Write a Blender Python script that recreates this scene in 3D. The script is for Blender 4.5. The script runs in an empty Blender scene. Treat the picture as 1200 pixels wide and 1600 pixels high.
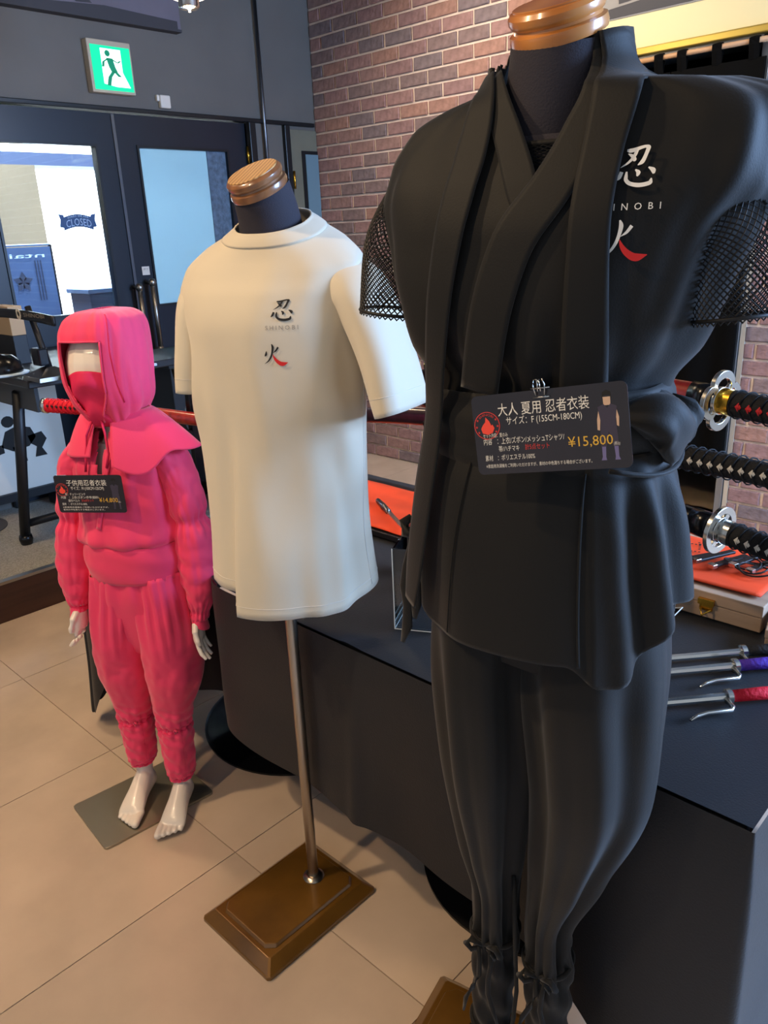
import bpy, bmesh, math, random
import numpy as np
from mathutils import Vector, Matrix, noise
PI = math.pi
S = bpy.context.scene
C = S.collection
random.seed(7)

# ------------------------------------------------------------------ camera
cam_d = bpy.data.cameras.new('camera')
cam = bpy.data.objects.new('camera', cam_d)
C.objects.link(cam)
R = Matrix(((0.725, -0.204, 0.658), (0.688, 0.270, -0.674), (-0.040, 0.941, 0.336)))
q = R.to_quaternion(); q.normalize()
cam.matrix_world = Matrix.Translation((0, 0, 1.4)) @ q.to_matrix().to_4x4()
cam_d.sensor_fit = 'VERTICAL'
cam_d.sensor_height = 24.0
cam_d.lens = 1225.0 / 1600.0 * 24.0
cam_d.clip_start = 0.02
S.camera = cam
# ------------------------------------------------------------------ view, world
vs = S.view_settings
vs.view_transform = 'Standard'; vs.look = 'None'; vs.gamma = 1.0; vs.use_curve_mapping = False
vs.exposure = 0.52
w = bpy.data.worlds.new('world'); S.world = w; w.use_nodes = True
w.node_tree.nodes['Background'].inputs[0].default_value = (0.80, 0.88, 1.0, 1)
w.node_tree.nodes['Background'].inputs[1].default_value = 0.38

def light(name, kind, loc, target, energy, color, size=0.1, size_y=None, spot=None, blend=0.6):
    d = bpy.data.lights.new(name, kind)
    d.energy = energy; d.color = color
    if kind == 'AREA':
        d.size = size
        if size_y: d.shape = 'RECTANGLE'; d.size_y = size_y
    else:
        d.shadow_soft_size = size
    if kind == 'SPOT':
        d.spot_size = math.radians(spot); d.spot_blend = blend
    o = bpy.data.objects.new(name, d); C.objects.link(o)
    o.location = loc
    o.rotation_euler = (Vector(target) - Vector(loc)).to_track_quat('-Z', 'Y').to_euler()
    return o
WARM = (1.0, 0.72, 0.44)
COOL = (0.36, 0.58, 1.0)
# shop-front daylight from the open right side of the room
light('daylight_right', 'AREA', (1.70, 2.65, 1.80), (-1.0, 0.9, 1.0), 180, COOL, 1.2, 1.2)
# ceiling downlights (warm)
light('downlight', 'SPOT', (-1.75, -0.45, 2.85), (-1.25, 0.75, 0.9), 84, WARM, 0.05, spot=95, blend=0.8)
light('downlight', 'SPOT', (-0.95, -0.95, 2.85), (-0.85, 0.8, 0.9), 58, WARM, 0.05, spot=95, blend=0.8)
light('downlight', 'SPOT', (-2.6, 0.6, 2.85), (-2.6, 0.9, 0.0), 60, WARM, 0.06, spot=110, blend=0.8)
light('downlight', 'SPOT', (-2.3, 2.3, 2.85), (-2.3, 3.5, 1.6), 105, (1.0, 0.84, 0.66), 0.06, spot=110, blend=0.8)
light('downlight', 'SPOT', (-0.6, 2.2, 2.85), (-0.9, 3.0, 1.0), 45, (1.0, 0.84, 0.66), 0.06, spot=110, blend=0.8)
# open sky above the street outside the doors
light('street_sky', 'AREA', (-5.9, 2.6, 5.6), (-6.3, 2.6, 1.0), 7500, (0.84, 0.93, 1.0), 3.4, 6.0)

# ------------------------------------------------------------------ materials
def lin(c):
    return tuple((x/12.92 if x <= 0.04045 else ((x+0.055)/1.055)**2.4) for x in c)
def hexc(h):
    return lin(tuple(int(h[i:i+2], 16)/255 for i in (0, 2, 4)))
M = {}
def mat(name, col, rough=0.6, metal=0.0, spec=0.5, bump=0.0, bscale=60, var=0.0, vscale=3.0, sheen=0.0,
        emit=0.0, trans=0.0, stretch=None, coat=0.0, weave=0.0, ior=1.45):
    if isinstance(col, str): col = hexc(col)
    m = bpy.data.materials.new(name); m.use_nodes = True
    nt = m.node_tree; N = nt.nodes; L = nt.links
    b = N['Principled BSDF']
    b.inputs['Base Color'].default_value = (*col, 1)
    b.inputs['Roughness'].default_value = rough
    b.inputs['Metallic'].default_value = metal
    b.inputs['Specular IOR Level'].default_value = spec
    b.inputs['IOR'].default_value = ior
    if sheen: b.inputs['Sheen Weight'].default_value = sheen; b.inputs['Sheen Roughness'].default_value = 0.5
    if coat: b.inputs['Coat Weight'].default_value = coat; b.inputs['Coat Roughness'].default_value = 0.12
    if trans: b.inputs['Transmission Weight'].default_value = trans
    if emit:
        b.inputs['Emission Color'].default_value = (*col, 1); b.inputs['Emission Strength'].default_value = emit
    if var or bump or weave:
        tc = N.new('ShaderNodeTexCoord'); mp = N.new('ShaderNodeMapping')
        L.new(tc.outputs['Object'], mp.inputs['Vector'])
        if stretch: mp.inputs['Scale'].default_value = stretch
    if var:
        n = N.new('ShaderNodeTexNoise'); n.inputs['Scale'].default_value = vscale; n.inputs['Detail'].default_value = 6
        L.new(mp.outputs[0], n.inputs['Vector'])
        r = N.new('ShaderNodeMix'); r.data_type = 'RGBA'
        r.inputs['A'].default_value = (*[max(0, x*(1-var)) for x in col], 1)
        r.inputs['B'].default_value = (*[min(1, x*(1+var)) for x in col], 1)
        cr = N.new('ShaderNodeMapRange'); cr.inputs['From Min'].default_value = 0.3; cr.inputs['From Max'].default_value = 0.7
        L.new(n.outputs['Fac'], cr.inputs['Value']); L.new(cr.outputs[0], r.inputs['Factor'])
        L.new(r.outputs['Result'], b.inputs['Base Color'])
    if bump:
        n2 = N.new('ShaderNodeTexNoise'); n2.inputs['Scale'].default_value = bscale; n2.inputs['Detail'].default_value = 5
        L.new(mp.outputs[0], n2.inputs['Vector'])
        bp = N.new('ShaderNodeBump'); bp.inputs['Strength'].default_value = bump; bp.inputs['Distance'].default_value = 0.01
        L.new(n2.outputs['Fac'], bp.inputs['Height']); L.new(bp.outputs[0], b.inputs['Normal'])
    M[name] = m
    return m
def wood(name, a, c, scale=14, rough=0.4, stretch=(1, 6, 1), coat=0.0, dist=3.0):
    m = mat(name, a, rough, coat=coat)
    nt = m.node_tree; N = nt.nodes; L = nt.links; b = N['Principled BSDF']
    tc = N.new('ShaderNodeTexCoord'); mp = N.new('ShaderNodeMapping'); mp.inputs['Scale'].default_value = stretch
    wv = N.new('ShaderNodeTexWave'); wv.inputs['Scale'].default_value = scale; wv.inputs['Distortion'].default_value = dist
    wv.inputs['Detail'].default_value = 4; wv.inputs['Detail Scale'].default_value = 1.5
    L.new(tc.outputs['Object'], mp.inputs['Vector']); L.new(mp.outputs[0], wv.inputs['Vector'])
    mx = N.new('ShaderNodeMix'); mx.data_type = 'RGBA'
    mx.inputs['A'].default_value = (*hexc(a), 1); mx.inputs['B'].default_value = (*hexc(c), 1)
    L.new(wv.outputs['Fac'], mx.inputs['Factor']); L.new(mx.outputs['Result'], b.inputs['Base Color'])
    return m

mat('wall_dark', '66635e', 0.7, bump=0.05, bscale=150, var=0.08)
mat('door_black', '161e29', 0.35, var=0.15, vscale=2)
mat('panel_olive', '6a6a5c', 0.5, var=0.12, vscale=5)
mat('trim_black', '15191c', 0.35)
mat('ceiling', '55585a', 0.9)
mat('mortar', 'd6c5b8', 0.95, bump=0.4, bscale=90, var=0.1, vscale=20)
BR = []
for i, h in enumerate(['947470', '8c6e6c', '806c6a', '9a766a', '786a6c', '90726c']):
    BR.append(mat('brick_%d' % i, h, 0.85, bump=0.5, bscale=55, var=0.22, vscale=26))
TL = []
for i, h in enumerate(['c2ae9a', 'bfab98', 'c5b19d', 'bba896']):
    TL.append(mat('tile_%d' % i, h, 0.20, var=0.13, vscale=3.5, bump=0.015, bscale=120, spec=0.5))
mat('grout', '9a8b7e', 0.8)
mat('carpet', 'a8a49a', 0.95, bump=0.7, bscale=220, var=0.30, vscale=160)
mat('riser', '43291f', 0.5, var=0.25, vscale=4, stretch=(1, 0.4, 8))
mat('cloth_black', '0b0f15', 0.55, sheen=0.06, bump=0.10, bscale=300, var=0.15, vscale=4)
mat('gi_black', '0b0a08', 0.66, sheen=0.12, bump=0.06, bscale=500, var=0.08, vscale=12, spec=0.30)
mat('gi_edge', '11100d', 0.7, spec=0.35)
mat('net_black', '0c0c0d', 0.6)
mat('torso_grey', '2a2730', 0.85, bump=0.15, bscale=500)
mat('tee_white', 'd2c6ae', 0.62, sheen=0.3, bump=0.03, bscale=600)
mat('tee_stitch', 'd5cfc4', 0.7)
mat('pink', 'ec3663', 0.68, sheen=0.25, bump=0.05, bscale=500)
mat('pink_dark', 'dd2454', 0.7, bump=0.05, bscale=500)
mat('doll_white', 'e6dccf', 0.28, coat=0.3)
mat('chrome', 'c9c9c9', 0.18, 1.0)
mat('steel_brushed', '9c968c', 0.32, 1.0, bump=0.05, bscale=300, stretch=(1, 20, 1))
mat('pole_steel', 'a89f92', 0.28, 1.0)
mat('plate_steel', 'a59d8a', 0.38, 0.85)
mat('gold', 'd9a63c', 0.25, 1.0)
mat('silver', 'cdccc6', 0.22, 1.0)
mat('gunmetal', '6c6f74', 0.3, 1.0)
wood('cap_pale', 'd0a56a', '9a6c3a', 38, 0.45, (1, 0.2, 1), coat=0.1, dist=1.5)
wood('cap_side', '8d5f3c', '754b2d', 12, 0.3, coat=0.5)
wood('cap_orange', 'c98545', 'ad6a30', 14, 0.3, (0.4, 1.5, 1), coat=0.5, dist=2.0)
m = mat('base_bronze', '6b4a1a', 0.30, 0.25, var=0.35, vscale=7, coat=0.6, bump=0.03, bscale=20)
mat('black_gloss', '0b0c0f', 0.22)
mat('black_satin', '101216', 0.45)
mat('ink_black', '161412', 0.7)
mat('ink_grey', '8c857a', 0.7)
mat('ink_white', 'e9e6df', 0.7)
mat('ink_red', 'd3201c', 0.6)
mat('card_black', '221a1c', 0.25, var=0.35, vscale=9, coat=0.3)
mat('card_text', 'e2ddd2', 0.5)
mat('card_gold', 'd8a93a', 0.4)
mat('card_red', 'cf3a34', 0.5)
mat('card_flame', 'ef4a36', 0.5)
mat('card_skin', 'cba88c', 0.5)
mat('card_gi', '3a3444', 0.5)
mat('card_boot', '6d6691', 0.5)
mat('orange_cloth', 'e6481c', 0.75, var=0.08, vscale=10)
mat('paulownia', 'a88f78', 0.6, var=0.12, vscale=14, stretch=(0.3, 4, 4))
mat('red_lacquer', '8e1b14', 0.3, coat=0.5, var=0.4, vscale=60)
mat('red_wrap', 'e0122b', 0.7, bump=0.4, bscale=160)
mat('purple_wrap', '44229a', 0.7, bump=0.4, bscale=160)
mat('black_wrap', '121214', 0.75, bump=0.4, bscale=160)
mat('ray_red', 'c91f24', 0.6)
mat('ray_white', 'd8d2c4', 0.6)
mat('plum_lacquer', '2c1420', 0.3, coat=0.4, var=0.5, vscale=50)
def thin_glass(name, tint, refl):
    m = bpy.data.materials.new(name); m.use_nodes = True; nt = m.node_tree; N = nt.nodes; L = nt.links
    N.remove(N['Principled BSDF']); t = N.new('ShaderNodeBsdfTransparent'); t.inputs[0].default_value = (*tint, 1)
    g = N.new('ShaderNodeBsdfGlossy'); g.inputs['Roughness'].default_value = 0.02
    f = N.new('ShaderNodeFresnel'); f.inputs['IOR'].default_value = refl
    mx = N.new('ShaderNodeMixShader'); L.new(f.outputs[0], mx.inputs[0]); L.new(t.outputs[0], mx.inputs[1]); L.new(g.outputs[0], mx.inputs[2])
    L.new(mx.outputs[0], N['Material Output'].inputs['Surface']); M[name] = m
thin_glass('glass', (0.93, 0.97, 0.98), 1.45)
thin_glass('acrylic', (0.93, 0.95, 0.95), 1.6)
mat('frosted', '7c9bab', 0.45, trans=0.35, ior=1.2)
mat('crackle', '5a6d80', 0.6, bump=0.9, bscale=60, var=0.35, vscale=40)
mat('outside_white', 'f2f5f5', 0.8)
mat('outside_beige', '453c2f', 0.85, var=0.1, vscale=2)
mat('outside_ground', '8f949a', 0.9)
mat('outside_blue', '35496a', 0.6)
mat('banner_blue', '304871', 0.6)
mat('banner_ink', '15233f', 0.6)
mat('white_plastic', 'd9d3c8', 0.4)
mat('beige_plastic', 'b9ac98', 0.4)
mat('exit_green', '00b377', 0.4, emit=1.3)
mat('exit_white', 'e8fff6', 0.4, emit=1.3)
mat('exit_ink', '067a58', 0.4, emit=0.5)
mat('lamp_glow', 'fff1d8', 0.4, emit=5.0)
mat('closed_navy', '2d4f7c', 0.5)
mat('closed_text', 'a9c6e6', 0.5)
mat('frame_gold', 'b39a4c', 0.32, 0.8)
mat('mat_cream', 'd8cb9c', 0.8)
mat('art_grey', '8d8a86', 0.7, var=0.12, vscale=3)
mat('art_mauve', '6c6771', 0.7, var=0.15, vscale=3)
mat('art_dark', '3d3c40', 0.7)
mat('noren', '060606', 0.95, spec=0.1, bump=0.1, bscale=300)
mat('alu', '9a9da0', 0.35, 0.9)
mat('rod_wood', 'b48a64', 0.5)
mat('paper_white', 'd6d4ca', 0.7)
mat('tan_card', 'b59a78', 0.7)
mat('blue_white', 'bcd4e6', 0.4)
mat('rug_grey', '4c4c4c', 0.9)

# ------------------------------------------------------------------ mesh helpers
class MB:
    def __init__(s): s.v = []; s.f = []
    def add(s, vs, fs):
        n = len(s.v); s.v += [tuple(p) for p in vs]; s.f += [tuple(i+n for i in f) for f in fs]; return s
    def box(s, a, b, mtx=None):
        x0, y0, z0 = a; x1, y1, z1 = b
        vs = [Vector(p) for p in ((x0,y0,z0),(x1,y0,z0),(x1,y1,z0),(x0,y1,z0),(x0,y0,z1),(x1,y0,z1),(x1,y1,z1),(x0,y1,z1))]
        if mtx: vs = [mtx @ p for p in vs]
        return s.add(vs, [(0,3,2,1),(4,5,6,7),(0,1,5,4),(1,2,6,5),(2,3,7,6),(3,0,4,7)])
    def frustum(s, x0, y0, x1, y1, z0, z1, inset, cut=0.0):
        def ring(e, z, c):
            a, b_, c_, d_ = x0+e, y0+e, x1-e, y1-e
            return [(a+c,b_,z),(c_-c,b_,z),(c_,b_+c,z),(c_,d_-c,z),(c_-c,d_,z),(a+c,d_,z),(a,d_-c,z),(a,b_+c,z)]
        vs = ring(0, z0, cut) + ring(inset, z1, cut)
        fs = [tuple(range(7, -1, -1)), tuple(range(8, 16))] + [(i, (i+1) % 8, 8+(i+1) % 8, 8+i) for i in range(8)]
        return s.add(vs, fs)
    def lathe(s, prof, n=32, mtx=None, cap=True, sy=1.0):
        vs = []
        for r, z in prof:
            for i in range(n):
                t = 2*PI*i/n; vs.append(Vector((r*math.cos(t), sy*r*math.sin(t), z)))
        if mtx: vs = [mtx @ p for p in vs]
        fs = []
        for j in range(len(prof)-1):
            for i in range(n):
                k = (i+1) % n; fs.append((j*n+i, j*n+k, (j+1)*n+k, (j+1)*n+i))
        if cap: fs += [tuple(range(n-1, -1, -1)), tuple(range((len(prof)-1)*n, len(prof)*n))]
        return s.add(vs, fs)
    def tube(s, pts, rad, n=12, cap=True, sy=1.0, up=(0, 0, 1), closed=False):
        pts = [Vector(p) for p in pts]; m_ = len(pts)
        if not hasattr(rad, '__len__'): rad = [rad]*m_
        vs = []
        for j, p in enumerate(pts):
            if closed: t = pts[(j+1) % m_] - pts[j-1]
            else: t = pts[min(j+1, m_-1)] - pts[max(j-1, 0)]
            t.normalize(); u = Vector(up)
            if abs(t.dot(u)) > 0.95: u = Vector((1, 0, 0))
            a = t.cross(u).normalized(); b = a.cross(t).normalized()
            for i in range(n):
                th = 2*PI*i/n; vs.append(p + a*math.cos(th)*rad[j] + b*math.sin(th)*rad[j]*sy)
        fs = []
        for j in range(m_ if closed else m_-1):
            jj = (j+1) % m_
            for i in range(n):
                k = (i+1) % n; fs.append((j*n+i, j*n+k, jj*n+k, jj*n+i))
        if cap and not closed: fs += [tuple(range(n-1, -1, -1)), tuple(range((m_-1)*n, m_*n))]
        return s.add(vs, fs)
    def prism(s, poly, y0, y1, mtx=None):
        """polygon in the x-z plane pulled along y"""
        n = len(poly)
        vs = [Vector((x, y0, z)) for x, z in poly] + [Vector((x, y1, z)) for x, z in poly]
        if mtx: vs = [mtx @ p for p in vs]
        fs = [tuple(range(n)), tuple(range(2*n-1, n-1, -1))] + [(i, i+n, (i+1) % n+n, (i+1) % n) for i in range(n)]
        return s.add(vs, fs)
    def grid(s, nu, nv, f, closed=False):
        """f(u,v) -> point, u is the closed direction"""
        vs = [f(i/(nu if closed else nu-1), j/(nv-1)) for j in range(nv) for i in range(nu)]
        fs = []
        for j in range(nv-1):
            for i in range(nu if closed else nu-1):
                k = (i+1) % nu; fs.append((j*nu+i, j*nu+k, (j+1)*nu+k, (j+1)*nu+i))
        return s.add(vs, fs)
    def build(s, name, m_, parent=None, smooth=False, solid=0.0, bevel=0.0, loc=None, subsurf=0, fix=True, angle=None):
        me = bpy.data.meshes.new(name); me.from_pydata([tuple(p) for p in s.v], [], s.f); me.update()
        if fix:
            bm = bmesh.new(); bm.from_mesh(me); bmesh.ops.recalc_face_normals(bm, faces=bm.faces); bm.to_mesh(me); bm.free()
        if m_: me.materials.append(M[m_] if isinstance(m_, str) else m_)
        if smooth:
            for p in me.polygons: p.use_smooth = True
            if angle: me.set_sharp_from_angle(angle=math.radians(angle))
        o = bpy.data.objects.new(name, me); C.objects.link(o)
        if parent: o.parent = parent
        if loc: o.location = loc
        if bevel:
            md = o.modifiers.new('bevel', 'BEVEL'); md.width = bevel; md.segments = 2; md.limit_method = 'ANGLE'
        if solid:
            md = o.modifiers.new('solid', 'SOLIDIFY'); md.thickness = solid; md.offset = 0
        if subsurf:
            md = o.modifiers.new('sub', 'SUBSURF'); md.levels = subsurf; md.render_levels = subsurf
        return o
def tag(o, label=None, cat=None, group=None, kind=None):
    if label: o['label'] = label
    if cat: o['category'] = cat
    if group: o['group'] = group
    if kind: o['kind'] = kind
    return o
def empty(name, loc, rz=0, label=None, cat=None, group=None, kind=None):
    o = bpy.data.objects.new(name, None); C.objects.link(o)
    o.location = loc; o.rotation_euler = (0, 0, math.radians(rz)); o.empty_display_size = 0.05
    return tag(o, label, cat, group, kind)
def struct(o): o['kind'] = 'structure'; return o

def text_mb(body, size, font_res=2, align='LEFT', shear=0.0):
    cu = bpy.data.curves.new('t', 'FONT'); cu.body = body; cu.size = size; cu.resolution_u = font_res
    cu.align_x = align; cu.shear = shear
    o = bpy.data.objects.new('t', cu); C.objects.link(o)
    dg = bpy.context.evaluated_depsgraph_get(); dg.update()
    me = bpy.data.meshes.new_from_object(o.evaluated_get(dg))
    vs = [tuple(v.co) for v in me.vertices]; fs = [tuple(p.vertices) for p in me.polygons]
    bpy.data.objects.remove(o); bpy.data.meshes.remove(me); bpy.data.curves.remove(cu)
    return vs, fs
def fit_text(body, x0, x1, y, h=None, bold=0.0):
    """2-D text from x0 to x1 with its baseline at y; returns (verts2d, faces)"""
    vs, fs = text_mb(body, 1.0)
    xs = [v[0] for v in vs]; ys = [v[1] for v in vs]
    a, b = min(xs), max(xs)
    sx = (x1-x0)/(b-a); sy = sx if h is None else h/(max(ys)-min(ys))
    return [(x0+(v[0]-a)*sx, y+(v[1]-min(ys))*sy) for v in vs], fs

def cr(xs, ys, x):
    """smooth (monotone-ish cubic) interpolation, xs ascending"""
    xs = list(xs); n = len(xs)
    if x <= xs[0]: return ys[0]
    if x >= xs[-1]: return ys[-1]
    i = 0
    while x > xs[i+1]: i += 1
    h = xs[i+1]-xs[i]; t = (x-xs[i])/h
    def sl(k):
        if k == 0: return (ys[1]-ys[0])/(xs[1]-xs[0])
        if k == n-1: return (ys[-1]-ys[-2])/(xs[-1]-xs[-2])
        d0 = (ys[k]-ys[k-1])/(xs[k]-xs[k-1]); d1 = (ys[k+1]-ys[k])/(xs[k+1]-xs[k])
        return 0 if d0*d1 <= 0 else 2*d0*d1/(d0+d1)
    m0, m1 = sl(i)*h, sl(i+1)*h
    return ((2*t**3-3*t*t+1)*ys[i]+(t**3-2*t*t+t)*m0+(-2*t**3+3*t*t)*ys[i+1]+(t**3-t*t)*m1)
def nz(x, y, z, s=1.0): return noise.noise(Vector((x*s, y*s, z*s)))
def sm(a, b, x):
    t = max(0.0, min(1.0, (x-a)/(b-a))); return t*t*(3-2*t)

class Shell:
    """a garment or trunk around a vertical axis; theta 0 faces -y, +x is the wearer's left"""
    def __init__(s, prof, disp=None, n=2.3):
        prof = sorted(prof)          # (z, a, b, cx, cy)
        s.z = [p[0] for p in prof]; s.k = [[p[i] for p in prof] for i in range(1, 5)]; s.disp = disp; s.n = n
    def at(s, z): return [cr(s.z, k, z) for k in s.k]
    def p(s, th, z, off=0.0):
        a, b, cx, cy = s.at(z)
        d = off + (s.disp(th, z) if s.disp else 0.0)
        si, co = math.sin(th), math.cos(th); e = 2/s.n
        x = math.copysign(abs(si)**e, si); y = math.copysign(abs(co)**e, co)
        return Vector((cx+(a+d)*x, cy-(b+d)*y, z))
    def front(s, x, z, off=0.0):
        a, b, cx, cy = s.at(z)
        t = max(-0.995, min(0.995, (x-cx)/(a+off+1e-6)))
        th = math.asin(math.copysign(abs(t)**(s.n/2), t))
        return s.p(th, z, off)
def ribbon(sh, pts, off=0.006, nu=8, seg=6, thick=0.002, name='band', m_='gi_black', parent=None, crown=0.0):
    """pts: (x, z, width) centre line on the front of shell sh"""
    ts = list(range(len(pts))); tot = (len(pts)-1)*seg+1
    def f(u, v):
        t = v*(len(pts)-1)
        x, z, wd = (cr(ts, [p[i] for p in pts], t) for i in range(3))
        e = 1e-2; x2, z2 = (cr(ts, [p[i] for p in pts], min(t+e, ts[-1])) for i in range(2)); x1, z1 = (cr(ts, [p[i] for p in pts], max(t-e, 0)) for i in range(2))
        dx, dz = x2-x1, z2-z1; l = math.hypot(dx, dz) or 1
        nx, nz_ = -dz/l, dx/l
        k = (u-0.5)*wd
        return sh.front(x+nx*k, z+nz_*k, off+crown*(1-(2*u-1)**2))
    return MB().grid(nu, tot, f).build(name, m_, parent, smooth=True, solid=thick)
def decal(sh, vs, fs, x0, z0, sx, name, m_, parent, off=0.004, fn=None):
    """2-D shapes laid on the front of the shell"""
    mb = MB(); mb.add([(sh.front(x0+x*sx, z0+y*sx, off) if fn is None else fn(x, y)) for x, y in vs], fs)
    return mb.build(name, m_, parent, fix=False)
def brush(strokes, n=10):
    """strokes: lists of (x, y, w) -> 2-D quads"""
    vs, fs = [], []
    for st in strokes:
        ts = list(range(len(st))); k = len(vs); N_ = n*(len(st)-1)
        for j in range(N_+1):
            t = j/N_*(len(st)-1)
            x, y, wd = (cr(ts, [p[i] for p in st], t) for i in range(3))
            x2, y2 = (cr(ts, [p[i] for p in st], min(t+.02, ts[-1])) for i in range(2)); x1, y1 = (cr(ts, [p[i] for p in st], max(t-.02, 0)) for i in range(2))
            dx, dy = x2-x1, y2-y1; l = math.hypot(dx, dy) or 1
            for s_ in (-.5, 0, .5): vs.append((x-dy/l*wd*s_, y+dx/l*wd*s_))
        for j in range(N_):
            a = k+j*3
            fs += [(a, a+3, a+4, a+1), (a+1, a+4, a+5, a+2)]
    return vs, fs
NIN = [[(.20,.86,.05),(.30,.85,.10),(.62,.93,.07),(.70,.90,.10),(.66,.74,.09),(.60,.58,.10),(.50,.50,.02)],
       [(.44,.88,.09),(.40,.74,.08),(.28,.58,.06),(.10,.46,.01)],
       [(.24,.78,.02),(.34,.72,.08),(.40,.64,.10),(.38,.60,.03)],
       [(.14,.36,.09),(.10,.24,.10),(.02,.16,.02)],
       [(.26,.36,.04),(.26,.20,.09),(.36,.08,.09),(.60,.03,.10),(.84,.08,.10),(.86,.18,.03)],
       [(.46,.40,.03),(.54,.32,.10),(.52,.24,.04)],
       [(.76,.44,.03),(.88,.36,.11),(.90,.28,.05)]]
HI = [[(.14,.66,.03),(.10,.50,.10),(.04,.42,.03)],
      [(.72,.84,.09),(.60,.68,.07),(.46,.58,.01)],
      [(.42,.99,.04),(.46,.84,.11),(.42,.62,.09),(.34,.40,.08),(.20,.20,.06),(.00,.06,.01)]]
HI_RED = [[(.44,.50,.02),(.50,.34,.10),(.66,.14,.17),(.86,.04,.20),(1.12,.10,.02)]]
# ================================================================== STRUCTURE
XD, YB, ZC = -3.97, 3.60, 2.95          # door wall, brick wall, ceiling
Rt = R.transposed()
def px(p):
    c = Rt @ (Vector(p) - Vector((0, 0, 1.4)))
    if c.z > -0.05: return None
    return 600+1225*c.x/-c.z, 800-1225*c.y/-c.z
# floor: 61 cm vinyl tiles laid edge to edge
TP = 0.61
floor = struct(MB().box((XD, -3.0, -0.06), (2.2, YB, -0.004)).build('floor', 'grout'))
tm = []
for i in range(4):
    g = 0.0012
    me = MB().box((g, g, -0.004), (TP-g, TP-g, 0.0)).build('tile_proto', 'tile_%d' % i, bevel=0)
    tm.append(me.data); bpy.data.objects.remove(me)
for i in range(-4, 6):
    for j in range(-5, 6):
        x, y = -1.343+i*TP, 0.20+j*TP
        if (x < -3.06-TP+0.02 and y+TP < 2.95) or x > 2.1 or y > YB-0.05: continue
        o = bpy.data.objects.new('tile', tm[random.randrange(4)]); C.objects.link(o); o.location = (x, y, 0); o.parent = floor
ceiling = struct(MB().box((XD-0.12, -3.0, ZC), (0.6, YB+0.12, ZC+0.1)).build('ceiling', 'ceiling'))

# brick wall with the curtained doorway
OX0, OX1, OZ = -2.06, -1.285, 2.08
wb = MB()
wb.box((XD, YB+0.008, 0), (OX0, YB+0.16, ZC)); wb.box((OX1, YB+0.008, 0), (1.6, YB+0.16, ZC)); wb.box((OX0, YB+0.008, OZ), (OX1, YB+0.16, ZC))
wall_back = struct(wb.build('wall_back', 'mortar'))
BL, BH, JT = 0.204, 0.0735, 0.0125
def brick_mesh(k, ln):
    rr = random.Random(k); j = lambda a: rr.uniform(-a, a)
    x1, z1, e = ln-JT, BH-JT, 0.0035
    y0 = -0.003+j(0.0015)
    vs = [(0+j(.002), .02, 0), (x1, .02, 0), (x1, .02, z1), (0, .02, z1),
          (0+j(.002), y0+e, j(.001)), (x1+j(.002), y0+e, j(.001)), (x1+j(.002), y0+e, z1+j(.001)), (0+j(.002), y0+e, z1+j(.001)),
          (e*1.3, y0+j(.001), e), (x1-e*1.3, y0+j(.001), e), (x1-e*1.3, y0+j(.001), z1-e), (e*1.3, y0+j(.001), z1-e)]
    fs = [(3,2,1,0), (8,9,10,11)]
    for a in (0, 4):
        for i in range(4): k2 = (i+1) % 4; fs.append((a+i, a+k2, a+4+k2, a+4+i))
    return vs, fs
protos = {}
def bproto(v, ln, c):
    key = (v, round(ln, 3), c)
    if key not in protos:
        vs, fs = brick_mesh(v, ln); mb = MB().add(vs, fs); o = mb.build('b', 'brick_%d' % c, smooth=False); protos[key] = o.data; bpy.data.objects.remove(o)
    return protos[key]
cands = []; rest = MB()
rows = int(ZC/BH)
for r_ in range(rows):
    z = r_*BH+JT/2; x = XD+0.004-(BL/2 if r_ % 2 else 0)
    while x < 1.3:
        a, b = max(x, XD+0.004), x+BL
        z1 = z+BH-JT
        segs = [(a, b)]
        if z1 < OZ+0.03:
            if a < OX0-0.0 < b: segs = [(a, OX0-0.012)]
            elif a < OX1+0.0 < b: segs = [(OX1+0.02, b)]
            elif a >= OX0 and b <= OX1: segs = []
        for a, b in segs:
            if b-a < 0.03: continue
            c = px(((a+b)/2, YB, z+BH/2)); vis = 0
            if c:
                u, v = c
                if (478 < u < 880 and -15 < v < 420) or (1120 < u < 1215 and 480 < v < 860) or (578 < u < 668 and 640 < v < 760) or (840 < u < 1210 and -10 < v < 110):
                    vis = (b-a)*BH/(Vector((a, YB, z))-Vector((0, 0, 1.4))).length**2
            cands.append((vis, a, b, z))
        x += BL
cands.sort(key=lambda t: -t[0])
rb = random.Random(5)
for n_, (vis, a, b, z) in enumerate(cands):
    col = rb.choice([0, 0, 1, 1, 2, 3, 4, 5]); vv = rb.randrange(6)
    if vis > 0 and n_ < 300:
        o = bpy.data.objects.new('brick', bproto(vv, b-a, col)); C.objects.link(o)
        o.location = (a, YB, z); o.parent = wall_back
    else:
        vs, fs = brick_mesh(vv, b-a); rest.add([(p[0]+a, p[1]+YB, p[2]+z) for p in vs], fs)
tag(rest.build('bricks', 'brick_1', wall_back), kind='stuff')
print('bricks', len(cands), sum(1 for c in cands if c[0] > 0))
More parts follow.
